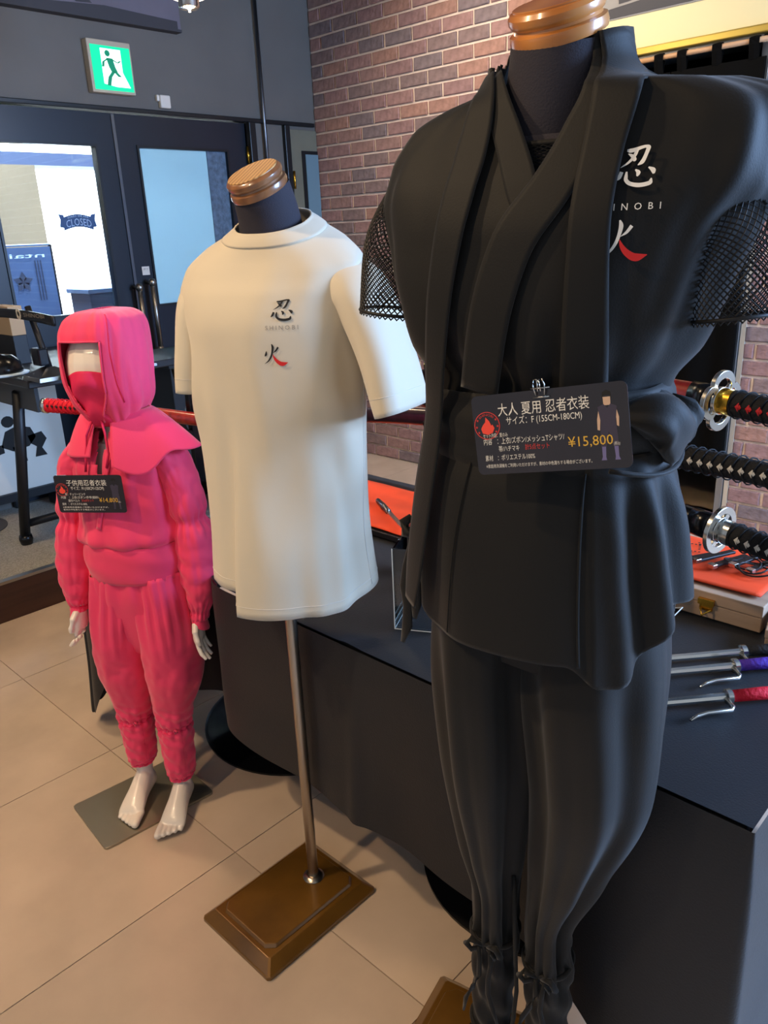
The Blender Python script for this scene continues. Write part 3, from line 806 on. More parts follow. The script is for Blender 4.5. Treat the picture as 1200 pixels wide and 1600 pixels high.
for (x, y, a) in [(-.645, 1.60, .3), (-.62, 1.62, .3), (-.60, 1.585, 1.9), (-.66, 1.57, 1.9), (-.63, 1.56, .3)]:
    for k in range(5):
        c0, s0 = math.cos(a), math.sin(a)
        pt.add([(x+c0*(k*.008)-s0*j, y+s0*(k*.008)+c0*j, TZ+.0683) for k, j in ((k, 0), (k+.6, .001), (k+.5, .006), (k, .005))], [(0, 1, 2, 3)])
tag(pt.build('printed_pattern', 'ink_black', bpy.data.objects['orange_cloth'], fix=False))
bpy.data.objects['printed_pattern'].matrix_parent_inverse = Matrix.Translation(-bpy.data.objects['orange_cloth'].location)
# bundle of black strap bracelets with silver clasps
for k in range(5):
    t = empty('leather_bracelet', (-.585+.030*k, 1.525+.010*(k % 2)+.012*k, TZ+.074+.004*(k % 2)), 62+4*k, None, 'bracelet', 'bracelets on the orange cloth')
    t['label'] = ['leftmost black strap bracelet with silver clasp on the orange cloth', 'second black strap bracelet from the left on the orange cloth', 'middle black strap bracelet of the five on the orange cloth', 'fourth black strap bracelet from the left on the orange cloth', 'rightmost black strap bracelet of the five, nearest the frame edge'][k]
    MB().box((-.050, -.007, -.002), (.050, .007, .004)).build('strap', 'black_satin', t, bevel=.0015)
    MB().box((-.056, -.008, -.003), (-.043, .008, .006)).build('clasp', 'silver', t, bevel=.001)
cd = MB()
for k in range(3):
    pts = [(-.50+.035*math.cos(a)+.018*k, 1.55+.028*math.sin(a)-.01*k, TZ+.078+.004*math.sin(2*a+k)) for a in [2*PI*i/28 for i in range(28)]]
    cd.tube(pts, .0018, 6, closed=True)
cd.tube([(-.47, 1.56, TZ+.08), (-.43, 1.60, TZ+.083), (-.37, 1.66, TZ+.08), (-.32, 1.70, TZ+.075)], .0018, 6)
tag(cd.build('looped_necklace', 'black_satin', smooth=True), 'looped black cord necklace lying over the bracelets on orange cloth', 'necklace')
# small pale box at the frame edge
t = orange_box((-.385, 1.36, TZ+.003), 12, .12, .10, .04, 'small pale wooden box at the right edge beside the orange cloth')
# clear triangular card stand
t = empty('triangle_stand', (-.60, 1.335, TZ+.003), 0, 'small clear acrylic triangle stand in front of the wooden box', 'stand')
P_ = [Vector((.0, 0, .022)), Vector((.045, -.035, 0.003)), (Vector((.062, .025, .035)))]
s_ = MB(); s_.tube(P_, .0017, 6, closed=True); s_.build('rim', 'paper_white', t)

# left of the black outfit: orange print, acrylic case and knife
cloth_sheet('orange_cloth', -1.68, 1.34, -1.22, 1.62, TZ+.020, 'orange cloth on dark board between the shirt and the black outfit')
tag(MB().box((-1.72, 1.33, TZ+.003), (-1.20, 1.655, TZ+.018)).build('display_board', 'black_satin', bevel=.002), 'thin dark board lying under the orange cloth between the mannequins', 'board')
t = empty('display_knife', (-1.38, 1.43, TZ+.032), -30, 'silver knife with dark handle lying on the orange cloth', 'knife')
MB().prism([(0, -.006), (.13, -.006), (.155, .006), (0, .006)], -.0015, .0015, Matrix.Rotation(PI/2, 4, 'X')).build('blade', 'silver', t)
MB().tube([(-.10, 0, 0), (-.05, 0, 0), (0, 0, 0)], [.007, .009, .008], 10).build('handle', 'gunmetal', t, smooth=True)
t = empty('acrylic_case', (-.955, .995, TZ+.003), 28, 'clear upright acrylic display case on the black cloth left of the black outfit', 'display case')
a_, b_, h_ = .17, .20, .17
e = .004
for nm, bx in (('front_panel', ((0, 0, 0), (a_, e, h_))), ('side_panel', ((0, e, 0), (e, b_, h_))), ('side_panel', ((a_-e, e, 0), (a_, b_, h_))), ('back_panel', ((e, b_-e, 0), (a_-e, b_, h_)))):
    MB().box(*bx).build(nm, 'acrylic', t, bevel=.0008)
ed = MB(); 
for p0, p1 in (((0, 0, 0), (0, 0, h_)), ((0, 0, 0), (a_, 0, 0)), ((0, 0, 0), (0, b_, 0))): ed.tube([p0, p1], .0012, 6)
ed.build('edge', 'paper_white', t)

# ================================================================== LEFT: black desk on the platform
DX, DY = -3.40, 1.215
t = empty('black_desk', (DX, DY, .165), 0, 'black metal framed desk on the carpeted platform by the doors', 'desk')
MB().box((-.53, -.03, .735), (.42, .62, .765)).build('desktop', 'black_satin', t, bevel=.004)
MB().box((-.53, -.005, .64), (.40, .01, .735)).build('front_panel', 'black_satin', t)
MB().tube([(0, 0, .045), (.23, 0, .70)], .022, 14).build('leg', 'black_satin', t, smooth=True)
MB().tube([(0, .55, .045), (.23, .55, .70)], .022, 14).build('leg', 'black_satin', t, smooth=True)
MB().tube([(.0, 0, .09), (.0, .55, .09)], .018, 12).build('crossbar', 'black_satin', t, smooth=True)
for y in (0, .55): MB().lathe([(.014, .03), (.014, .045), (.026, .042), (.03, .025), (.024, .0), (.001, 0)], 18, Matrix.Translation((0, y, 0))).build('foot', 'black_gloss', t, smooth=True)
DT = .165+.765
t = empty('banner_stand', (-2.97, 1.27, DT), 0, 'stepped metal stand with black pole holding an arched black banner with wheel emblem', 'display stand')
MB().frustum(-.075, -.075, .075, .075, 0, .014, .004).build('base_plate', 'steel_brushed', t)
MB().frustum(-.07, -.07, .07, .07, .014, .045, .055).build('base_step', 'gunmetal', t)
MB().tube([(0, 0, .04), (-.03, 0, .12), (-.09, 0, .26)], [.014, .012, .012], 12).build('pole', 'black_satin', t, smooth=True)
MB().box((-.045, -.04, .05), (.02, .0, .115)).build('clamp', 'black_gloss', t, bevel=.006)
def arch(u, v):
    x = -.50+u*.66; k = (u-.45)
    return (x, -.02, .250-.045*k*k-.0-v*.034)
MB().grid(30, 4, arch).build('banner', 'black_satin', t, smooth=True, solid=.010)
wh = MB()
for k in range(24):
    a = 2*PI*k/24
    wh.box((-.0012, -.028, .013), (.0012, -.026, .021), Matrix.Translation((-.12, 0, .235))@Matrix.Rotation(a, 4, 'Y'))
wh.lathe([(.010, -.001), (.0115, -.001), (.0115, .001), (.010, .001)], 30, Matrix.Translation((-.12, -.027, .235))@Matrix.Rotation(PI/2, 4, 'X'), cap=False)
wh.build('wheel_emblem', 'ray_white', t)
vs, fs = fit_text('SHINOBI', -.075, .10, .227, .014)
MB().add([(x, -.0275, y) for x, y in vs], fs).build('lettering', 'ink_grey', t, fix=False)
def small(name, label, cat, loc, rz, parts, group='goods on the black desk'):
    t = empty(name, loc, rz, label, cat, group)
    for nm, m_, bx in parts: MB().box(*bx).build(nm, m_, t, bevel=.002)
    return t
small('leaflet_stack', 'stack of pale blue leaflets at the right end of the desk', 'leaflets', (-2.98, 1.44, DT), 5, [('sheet', 'blue_white', ((-.12, -.06, 0), (.12, .06, .006))), ('sheet', 'paper_white', ((-.11, -.055, .006), (.115, .06, .012))), ('sheet', 'blue_white', ((-.12, -.05, .012), (.10, .055, .018)))])
t = small('card_holder', 'tan printed card leaning in a clear holder behind the banner pole', 'card', (-2.93, 1.40, DT+.022), -10, [('foot', 'acrylic', ((-.03, -.02, 0), (.03, .03, .004)))])
MB().box((-.03, 0, .002), (.03, .003, .07), Matrix.Rotation(-.35, 4, 'X')).build('card', 'tan_card', t)
t = empty('rolled_scroll', (-2.81, 1.31, DT+.026), 8, 'short dark cylindrical scroll case lying beside the banner stand', 'case', 'goods on the black desk')
MB().tube([(-.07, 0, 0), (.07, 0, 0)], .025, 18).build('body', 'black_satin', t, smooth=True, angle=40); MB().tube([(-.076, 0, 0), (-.066, 0, 0)], .027, 18).build('cap', 'gunmetal', t, smooth=True, angle=40)
small('tan_sign_box', 'tan box standing at the far left end of the desk', 'box', (-3.53, 1.38, DT), 0, [('body', 'tan_card', ((-.12, -.03, .12), (.07, .03, .24))), ('base', 'black_satin', ((-.12, -.03, 0), (.07, .03, .12)))])
t = empty('glossy_helmet', (-3.24, 1.20, DT), 0, 'glossy black dome with pale blue brim left of the banner stand', 'helmet', 'goods on the black desk')
MB().lathe([(.075, 0), (.078, .02), (.07, .05), (.045, .075), (.001, .083)], 26).build('dome', 'black_gloss', t, smooth=True)
MB().lathe([(.07, .0), (.095, .0), (.098, .006), (.07, .010)], 26).build('brim', 'blue_white', t, smooth=True)
small('glass_tray', 'long pale tray with dark stripes at the back of the desk', 'tray', (-3.08, 1.62, DT), 0, [('tray', 'blue_white', ((-.2, -.04, 0), (.22, .04, .01))), ('bar', 'black_gloss', ((-.2, -.012, .01), (.22, .0, .03))), ('rail', 'blue_white', ((-.2, .0, .02), (.22, .012, .036)))])

# white board with crouching silhouette, under and behind the desk
t = empty('silhouette_board', (-3.86, 1.30, .175), 90, 'white board with black crouching figure standing behind the desk legs', 'board')
MB().box((-.9, -.01, .10), (.36, .0, .60)).build('board', 'paper_white', t, bevel=.002)
MB().box((-.9, -.03, .06), (.40, .02, .10)).build('foot_rail', 'black_satin', t)
MB().box((.25, -.05, -.01), (.30, .05, .06)).build('foot', 'black_satin', t); MB().box((-.5, -.05, -.01), (-.45, .05, .06)).build('foot', 'black_satin', t)
g = MB()
def s4(pts): g.add([(x, -.0125, z) for x, z in pts], [tuple(range(len(pts)))])
s4([(.05, .33), (.10, .30), (.18, .31), (.22, .35), (.20, .40), (.14, .42), (.08, .40)])
s4([(.10+.03*math.cos(k*PI/6), .445+.028*math.sin(k*PI/6)) for k in range(12)])
s4([(.18, .36), (.25, .37), (.27, .33), (.24, .29), (.26, .25), (.20, .25), (.215, .30), (.19, .32)])
s4([(.10, .32), (.15, .32), (.16, .24), (.12, .24)])
s4([(-.15, .34), (.06, .34), (.06, .30), (-.12, .27)])
g.build('silhouette', 'ink_black', t, fix=False)
tag(MB().lathe([(.16, 0), (.16, .005), (.001, .006)], 40, Matrix.Scale(1.0, 4)).build('round_mat', 'rug_grey', loc=(-3.80, 1.12, .165)), 'dark grey round mat on the carpeted platform at the left edge', 'mat')
# dark cabinet behind child at left (black cloth covered plinth under the desk end)
t = empty('black_plinth', (-3.52, 1.87, .165), 0, 'tall plain black plinth standing against the left door behind the desk', 'plinth')
MB().box((-.12, 0, 0), (.40, .5, .70)).build('body', 'cloth_black', t, bevel=.005)
MB().box((-.13, -.01, .70), (.41, .51, .72)).build('top', 'black_satin', t, bevel=.003)
# ================================================================== MANNEQUIN HELPERS
def cap(parent, c, tilt, r, top, side, roll=0):
    """wooden neck cap: two mouldings and a flat top"""
    m_ = Matrix.Translation(c) @ Matrix.Rotation(math.radians(roll), 4, 'Y') @ Matrix.Rotation(math.radians(tilt), 4, 'X')
    prof = [(r*.86, 0), (r*.97, .001), (r*1.0, .006), (r*.98, .012), (r*.90, .014), (r*.885, .0165), (r*.93, .018), (r*.97, .022), (r*.97, .027), (r*.91, .031), (r*.85, .032)]
    o = MB().lathe(prof, 56, m_).build('neck_cap', side, parent, smooth=True, angle=35)
    MB().lathe([(r*.86, .0318), (r*.86, .0332), (r*.84, .0338)], 56, m_).build('cap_top', top, o, smooth=True, angle=30)
    return o
def base_board(parent, x0, y0, x1, y1, rz, pole_xy, pole_top, mtx):
    mb = MB(); mb.frustum(x0, y0, x1, y1, 0, .010, 0, .006); mb.frustum(x0+.001, y0+.001, x1-.001, y1-.001, .010, .030, .020, .004)
    mb.frustum(x0+.030, y0+.030, x1-.030, y1-.030, .030, .038, .004, .016)
    mb.v = [tuple(mtx @ Vector(p)) for p in mb.v]
    o = mb.build('base', 'base_bronze', parent, bevel=.0015)
    p = mtx @ Vector((*pole_xy, 0))
    MB().lathe([(.001, .036), (.022, .036), (.024, .040), (.018, .046), (.014, .047)], 28, Matrix.Translation((p.x, p.y, 0))).build('pole_flange', 'pole_steel', parent, smooth=True, angle=40)
    MB().tube([(p.x, p.y, .04), (p.x, p.y, pole_top)], .0115, 20).build('pole', 'pole_steel', parent, smooth=True, angle=40)
    return o

# ================================================================== WHITE T-SHIRT MANNEQUIN
TEE = (-1.118, .892); TR = 20
tm_ = empty('tee_mannequin', (*TEE, 0), TR, 'headless mannequin in white printed t-shirt on a steel pole and bronze base', 'mannequin')
RI = Matrix.Rotation(math.radians(-TR), 4, 'Z')
base_board(tm_, -1.234-TEE[0], .642-TEE[1], -1.003-TEE[0], .950-TEE[1], 0, (-1.112-TEE[0], .862-TEE[1]), .95, RI)
def tee_disp(th, z):
    # soft vertical drapes that deepen to the hem
    k = sm(1.28, .80, z)
    d = .011*k*math.sin(3*th+.8+z*2.0)+.004*k*math.sin(7*th+1.5*z)
    w_ = z*9+2.2*math.sin(th)
    d += .0062*math.sin(w_*1.7+3*nz(math.cos(th), math.sin(th), z, 2))*sm(1.33, 1.2, z)*(.35+.65*sm(.5, 1.2, abs((th+PI) % (2*PI)-PI)))
    d += .005*nz(math.cos(th)*1.2, math.sin(th)*1.2, z*1.5, 2.4)
    t = (th+PI) % (2*PI)-PI
    # front fold: right half of the hem swings forward of the left half
    x = t
    d += .022*sm(1.15, .80, z)*sm(-.24, -.12, x)*sm(1.5, .3, x)
    d += -.006*math.exp(-((x+.30)/.12)**2)*sm(1.3, .9, z)
    # diagonal pulls under the arm
    d += .004*math.sin((z*30+6*abs(t)))*math.exp(-((abs(t)-1.2)/.35)**2)*sm(.95, 1.15, z)*sm(1.34, 1.2, z)
    return d*(1-.8*sm(1.35, 1.40, z))
tee = Shell([(.70, .158, .118, -.014, 0), (.90, .154, .112, -.010, 0), (1.05, .152, .108, -.003, -.004), (1.15, .156, .110, 0, -.008), (1.25, .165, .112, 0, -.008),
             (1.315, .172, .100, 0, -.004), (1.355, .166, .084, 0, -.002), (1.385, .135, .072, 0, -.002), (1.405, .096, .064, .002, -.004), (1.425, .066, .056, .004, -.008)], tee_disp, 2.25)
_p = Shell.p
def tee_warp(v):
    k = sm(1.28, 1.42, v.z); v.z += .36*v.y*k; v.y -= .006*k; v.x += .016*k; return v
tee.p = lambda th, z, off=0.0: tee_warp(_p(tee, th, z, off))
ZT = [.735+(1.425-.735)*(1-(1-i/70)**1.35) for i in range(71)]
def hem_z(th):
    t = (th+PI) % (2*PI)-PI
    return .775-.032*sm(-.26, -.14, t)*sm(2.2, 1.0, t)
def tee_f(u, v):
    th = u*2*PI; j = v*70; i = min(int(j), 69); z = ZT[i]+(ZT[i+1]-ZT[i])*(j-i)
    z = z+(hem_z(th)-.735)*sm(1.1, .735, z)
    return tee.p(th, z)
shirt = MB().grid(150, 71, tee_f, closed=True).build('t_shirt', 'tee_white', tm_, smooth=True, solid=.0022)
# hem stitch lines, collar rib
def ring_line(sh, z_of, off, r_, name, m_, par, n=140, a0=0, a1=2*PI):
    full = abs(a1-a0-2*PI) < 1e-4
    pts = [sh.p(a0+(a1-a0)*i/(n if full else n-1), z_of(a0+(a1-a0)*i/n), off) for i in range(n)]
    return MB().tube(pts, r_, 5, closed=full, cap=not full).build(name, m_, par, smooth=True)
ring_line(tee, lambda th: hem_z(th)+.022, .0012, .0006, 'hem_stitch', 'tee_stitch', shirt)
def rib(u, v):
    th = u*2*PI; z = 1.408+.020*v
    return tee.p(th, z, .0022+.0012*math.sin(v*PI)-.003*v)
MB().grid(120, 8, rib, closed=True).build('collar', 'tee_white', shirt, smooth=True, solid=.003)
MB().tube([tee.p(1.62, z, .0012) for z in [.77+.02*i for i in range(22)]], .0009, 5).build('side_seam', 'tee_stitch', shirt, smooth=True)
def tube_surf(path, rad, nu, nv, disp=None, yaxis=(0, 1, 0), closed=True):
    """cloth tube: path points with (rx, ry) radii; returns f(u,v)"""
    ts = [i/(len(path)-1) for i in range(len(path))]
    def c(t): return Vector([cr(ts, [p[i] for p in path], t) for i in range(3)])
    def f(u, v):
        p = c(v); t = (c(min(v+.01, 1))-c(max(v-.01, 0))).normalized()
        y = Vector(yaxis); x = y.cross(t).normalized(); y = t.cross(x).normalized()
        rx, ry = (cr(ts, [r_[i] for r_ in rad], v) for i in range(2))
        th = u*2*PI; d = disp(th, v) if disp else 0
        return p+x*(rx+d)*math.cos(th)+y*(ry+d)*math.sin(th)
    return f
def sleeve_disp(th, v): return .004*v*math.sin(3*th+1)+.003*nz(math.cos(th), math.sin(th), v*2, 1.6)
for s_, path, rad in ((1, [(.098, -.006, 1.338), (.162, -.004, 1.312), (.210, -.008, 1.215), (.238, -.012, 1.115)], [(.036, .050), (.046, .064), (.042, .070), (.040, .074)]),
                      (-1, [(-.090, -.006, 1.338), (-.130, -.006, 1.306), (-.152, -.012, 1.220), (-.156, -.020, 1.135)], [(.036, .050), (.042, .064), (.036, .070), (.034, .072)])):
    f_ = tube_surf(path, rad, 0, 0, sleeve_disp)
    def g_(u, v, f_=f_):
        p = f_(u, v); k = sm(.5, 0, v)
        p.z += .36*p.y*k*.8
        return p
    o = MB().grid(64, 36, g_, closed=True).build('sleeve', 'tee_white', shirt, smooth=True, solid=.0022)
    pts = [g_(i/64, .90)+((g_(i/64, .90)-g_(((i+32) % 64)/64, .90)).normalized()*.0012) for i in range(64)]
    MB().tube(pts, .0006, 5, closed=True).build('cuff_stitch', 'tee_stitch', shirt, smooth=True)
# print on the chest
vs, fs = brush(NIN); decal(tee, vs, fs, .060, 1.273, .038, 'brush_character', 'ink_black', shirt, .003)
vs, fs = fit_text('S H I N O B I', 0, 1, 0, .13); decal(tee, vs, fs, .052, 1.259, .052, 'lettering', 'ink_grey', shirt, .003)
vs, fs = brush(HI); decal(tee, vs, fs, .046, 1.203, .034, 'fire_character', 'ink_black', shirt, .003)
vs, fs = brush(HI_RED); decal(tee, vs, fs, .046, 1.203, .034, 'red_stroke', 'ink_red', shirt, .0032)
nk = tube_surf([(.014, -.006, 1.33), (.018, -.014, 1.385), (.019, -.024, 1.43), (.018, -.042, 1.478)], [(.078, .062), (.058, .052), (.052, .050), (.048, .048)], 0, 0)
MB().grid(48, 20, nk, closed=True).build('neck', 'torso_grey', tm_, smooth=True)
MB().grid(48, 20, lambda u, v: Shell.p(Shell([(.78, .11, .085, 0, 0), (1.1, .12, .09, 0, 0), (1.25, .14, .09, 0, 0), (1.34, .12, .07, 0, -.01), (1.36, .07, .05, 0, -.015)]), u*2*PI, .78+v*.58), closed=True).build('torso', 'torso_grey', tm_, smooth=True)
cap(tm_, (.019, -.043, 1.470), 27, .049, 'cap_pale', 'cap_side', -8)

# ================================================================== BLACK OUTFIT MANNEQUIN
BLK = (-.50, .80); BRZ = 13.3
bk = empty('outfit_mannequin', (*BLK, 0), BRZ, 'tall headless mannequin dressed in a black wrap-over outfit with belt and tied trousers', 'mannequin')
RB = Matrix.Rotation(math.radians(-BRZ), 4, 'Z')
# base: far-left corner at (-.753,.879)
cB = RB @ Vector((-.753-BLK[0], .879-BLK[1], 0))
base_board(bk, cB.x, cB.y-.31, cB.x+.231, cB.y, 0, (cB.x+.134, cB.y-.095), .9, Matrix.Identity(4))
nb = tube_surf([(0, 0, 1.44), (0, -.006, 1.475), (.006, -.018, 1.52), (.012, -.033, 1.576)], [(.095, .080), (.068, .066), (.054, .056), (.0475, .048)], 0, 0)
MB().grid(56, 24, nb, closed=True).build('neck', 'torso_grey', bk, smooth=True)
ttor = Shell([(1.05, .125, .095, 0, 0), (1.2, .115, .09, 0, 0), (1.35, .155, .102, 0, 0), (1.42, .165, .095, 0, 0), (1.46, .13, .082, 0, 0), (1.485, .085, .072, 0, 0)])
MB().grid(64, 40, lambda u, v: ttor.p(u*2*PI, 1.0+v*.485), closed=True).build('torso', 'torso_grey', bk, smooth=True)
cap(bk, (.012, -.034, 1.574), 22, .0485, 'cap_orange', 'cap_orange', -3)

def gi_disp(th, z):
    t = (th+PI) % (2*PI)-PI
    d = .007*nz(math.cos(th)*1.3, math.sin(th)*1.3, z*1.2, 2.6)+.0012*math.sin(22*th+14*z+4*nz(math.cos(th), math.sin(th), z, 3))*sm(.45, .9, abs(t))*sm(2.4, 1.8, abs(t))*sm(1.26, 1.34, z)
    k = sm(1.34, 1.25, z)*sm(1.20, 1.24, z)
    d += .0045*k*math.sin(11*th+3*math.sin(3*th))                    # gathers above the belt
    d += .006*sm(1.24, 1.30, z)*sm(1.46, 1.36, z)*math.sin(5*th+z*9)*sm(.5, 1.2, abs(t))
    d += .004*math.sin(z*40+t*7)*sm(1.40, 1.46, z)*sm(1.53, 1.49, z)*sm(.5, 1.0, abs(t))
    return d
jk = Shell([(1.185, .128, .100, 0, 0), (1.235, .133, .103, 0, 0), (1.275, .160, .116, 0, -.002), (1.33, .180, .122, 0, -.002), (1.39, .198, .120, .006, 0),
            (1.435, .216, .108, .014, 0), (1.468, .213, .094, .024, 0), (1.500, .198, .083, .036, 0), (1.521, .152, .076, .032, 0), (1.532, .086, .070, .008, 0), (1.552, .066, .062, .004, .002), (1.570, .060, .058, .006, -.002)], gi_disp, 2.2)
def v_open(p):
    if p.y > -.01 or p.z < 1.428: return False
    k = (p.z-1.428)/.10
    return -.004-.050*k < p.x-.014 < .004+.060*k
NU, NV = 190, 80
zz_ = [1.185+(1.570-1.185)*(1-(1-j/(NV-1))**1.25) for j in range(NV)]
mb = MB().grid(NU, NV, lambda u, v: jk.p(u*2*PI, zz_[round(v*(NV-1))]), closed=True)
mb.f = [f for f in mb.f if not v_open(sum((Vector(mb.v[i]) for i in f), Vector())/4)]
jacket = mb.build('jacket', 'gi_black', bk, smooth=True, solid=.0025)
outer = Shell([(.86, .180, .142, 0, 0), (1.0, .172, .137, 0, 0), (1.10, .158, .128, 0, 0), (1.2, .142, .118, 0, 0), (1.26, .156, .121, 0, 0), (1.33, .181, .124, 0, 0), (1.39, .200, .121, .006, 0),
               (1.435, .216, .109, .014, 0), (1.468, .213, .095, .024, 0), (1.500, .198, .084, .036, 0), (1.521, .152, .077, .032, 0), (1.532, .086, .071, .008, 0), (1.552, .067, .063, .004, .002), (1.580, .060, .058, .006, -.004)], None, 2.2)
# lapels and neck bands
def band(pts, off, name, crown=.0, seg=8, th=.0018): crown = 0; off *= .62; return ribbon(outer, pts, off, 9, seg, th, name, 'gi_black', jacket, crown)
band([(-.050, 1.545, .020), (-.034, 1.515, .026), (-.014, 1.476, .030), (.003, 1.440, .032), (.014, 1.412, .026)], .008, 'inner_lapel', .002)
band([(.060, 1.572, .018), (.070, 1.520, .034), (.057, 1.478, .040), (.036, 1.435, .043), (.002, 1.385, .045), (-.022, 1.31, .045), (-.035, 1.235, .045)], .013, 'inner_lapel', .002)
band([(.068, 1.574, .022), (.086, 1.522, .044), (.080, 1.46, .038), (.077, 1.40, .038), (.077, 1.30, .043), (.076, 1.235, .045)], .019, 'vest_band', .003)
band([(-.058, 1.548, .018), (-.052, 1.512, .030), (-.056, 1.470, .036), (-.062, 1.435, .036), (-.080, 1.34, .032), (-.097, 1.24, .030), (-.115, 1.12, .036), (-.128, 1.02, .034), (-.138, .955, .024)], .016, 'vest_band', .003)
# standing collar at the back and sides of the neck
def coll(u, v):
    th = math.radians(52+256*u); z = 1.530+.030*v-.006*math.cos(th)
    a = .074-.004*v
    return Vector(((a+.004)*math.sin(th), -(a-.004)*math.cos(th)+.006, z))
MB().grid(60, 8, coll).build('collar', 'gi_black', jacket, smooth=True, solid=.004)
# seams
for pts in ([(-.075, 1.43, .0012), (-.095, 1.34, .0012), (-.112, 1.25, .0012)],):
    ribbon(outer, pts, .0065, 2, 8, .0012, 'seam', 'gi_edge', jacket)
# fishnet undershirt: neck patch and sleeve ends
def net(nu, nv, f, closed, name, th=.0011):
    mb = MB(); vs = []; idx = {}
    for j in range(nv+1):
        for i in range(nu if closed else nu+1):
            idx[(i, j)] = len(vs); vs.append(f(i/nu, j/nv))
    W = nu if closed else None
    fs = []
    for j in range(0, nv-1):
        for i in range(nu if closed else nu-1):
            if (i+j) % 2: continue
            a = idx[((i+1) % nu if closed else i+1, j)]; b = idx[((i+2) % nu if closed else min(i+2, nu), j+1)] if (closed or i+2 <= nu) else None
            c = idx[((i+1) % nu if closed else i+1, j+2)]; d = idx[(i, j+1)]
            if b is not None: fs.append((a, b, c, d))
    mb.v = [tuple(v) for v in vs]; mb.f = fs
    o = mb.build(name, 'net_black', bk, fix=False)
    md = o.modifiers.new('wire', 'WIREFRAME'); md.thickness = th; md.use_replace = True; md.use_boundary = True
    return o
net(44, 36, lambda u, v: ttor.p(-.75+1.5*u, 1.41+.064*v, .008), False, 'net_undershirt', .0012)
MB().tube([ttor.p(-1.3+2.6*i/30, 1.476, .006) for i in range(31)], .0035, 6).build('net_neckline', 'gi_black', bk, smooth=True)
for s_ in (-1, 1):
    f_ = tube_surf([(s_*.150, 0, 1.43), (s_*.188, -.002, 1.375), (s_*.198, -.006, 1.300)], [(.050, .062), (.046, .060), (.044, .058)], 0, 0)
    net(84, 44, f_, True, 'net_sleeve', .0016)
    MB().tube([f_(i/48, .97) for i in range(48)], .0022, 6, closed=True).build('sleeve_hem', 'net_black', bk, smooth=True)
# chest print
vs, fs = brush(NIN); decal(outer, vs, fs, .094, 1.430, .0365, 'brush_character', 'ink_white', jacket, .0065)
vs, fs = fit_text('INOBI', 0, 1, 0, .13)
decal(outer, [(x, y) for x, y in fit_text('I  N  O  B  I', 0, 1, 0, .15)[0]], fit_text('I  N  O  B  I', 0, 1, 0, .15)[1], .096, 1.410, .040, 'lettering', 'ink_white', jacket, .0075)
vs, fs = brush(HI); decal(outer, vs, fs, .088, 1.367, .035, 'fire_character', 'ink_white', jacket, .0075)
vs, fs = brush(HI_RED); decal(outer, vs, fs, .088, 1.367, .035, 'red_stroke', 'ink_red', jacket, .0078)

# belt
def belt_f(u, v):
    th = u*2*PI; z = 1.138+.092*v+.006*math.sin(th)
    return Shell.p(Shell([(1.0, .136, .108, 0, 0), (1.3, .136, .108, 0, 0)]), th, z, .004*math.sin(v*PI)+.0022*math.sin(v*13+th*2)+.003*nz(math.cos(th), math.sin(th), v, 3))
MB().grid(120, 16, belt_f, closed=True).build('belt', 'gi_black', bk, smooth=True, solid=.003)
# belt tie bulge at the wearer's left and hanging loop
f_ = tube_surf([(.105, -.075, 1.215), (.138, -.050, 1.205), (.146, -.015, 1.185), (.132, .03, 1.18)], [(.010, .02), (.026, .034), (.022, .036), (.008, .014)], 0, 0, lambda th, v: .003*math.sin(4*th+3*v))
MB().grid(32, 24, f_, closed=True).build('belt_tie', 'gi_black', bk, smooth=True)
MB().tube([outer.p(math.radians(40+70*i/12), 1.155-.012*math.sin(i/12*PI), .006) for i in range(13)], .0028, 8).build('belt_cord', 'gi_black', bk, smooth=True)
# skirt of the jacket
def sk_disp(th, z):
    t = (th+PI) % (2*PI)-PI; k = sm(1.16, 1.0, z)
    d = .005*k*math.sin(4*th+1.4)+.007*nz(math.cos(th)*1.2, math.sin(th)*1.2, z*1.5, 2.2)*k
    d += .009*sm(1.18, 1.08, z)*sm(.55, 1.0, t)*sm(1.9, 1.4, t)*math.sin(15*t+z*9)
    return d
sk = Shell([(.86, .166, .136, .006, 0), (.95, .165, .134, .004, 0), (1.05, .158, .128, 0, 0), (1.12, .146, .119, 0, 0), (1.165, .134, .106, 0, 0), (1.2, .130, .10, 0, 0)], sk_disp, 2.3)
def sk_hem(th):
    t = (th+PI) % (2*PI)-PI
    x = math.sin(t)
    z = .925+.004*math.cos(t)
    if abs(t) < PI/2+.5:
        z = z-.028*sm(.35, .62, t)*sm(1.35, .72, t)+.055*sm(.75, 1.45, t)+.02*sm(-.6, -1.3, t)
    return z
def sk_f(u, v):
    th = u*2*PI; zt = 1.165; z = sk_hem(th)+(zt-sk_hem(th))*v
    return sk.p(th, z, .004*sm(.52, .56, (th+PI) % (2*PI)-PI)*sm(3, 2, (th+PI) % (2*PI)-PI))
skirt = MB().grid(180, 48, sk_f, closed=True).build('jacket_skirt', 'gi_black', bk, smooth=True, solid=.0025)
ribbon(sk, [(.078, 1.15, .002), (.080, 1.08, .003), (.084, .99, .003), (.088, .93, .003)], .0055, 2, 10, .002, 'overlap_edge', 'gi_edge', skirt)
ribbon(sk, [(-.052, 1.15, .0015), (-.066, 1.06, .0015), (-.078, .935, .0015)], .0035, 2, 10, .0012, 'seam', 'gi_edge', skirt)
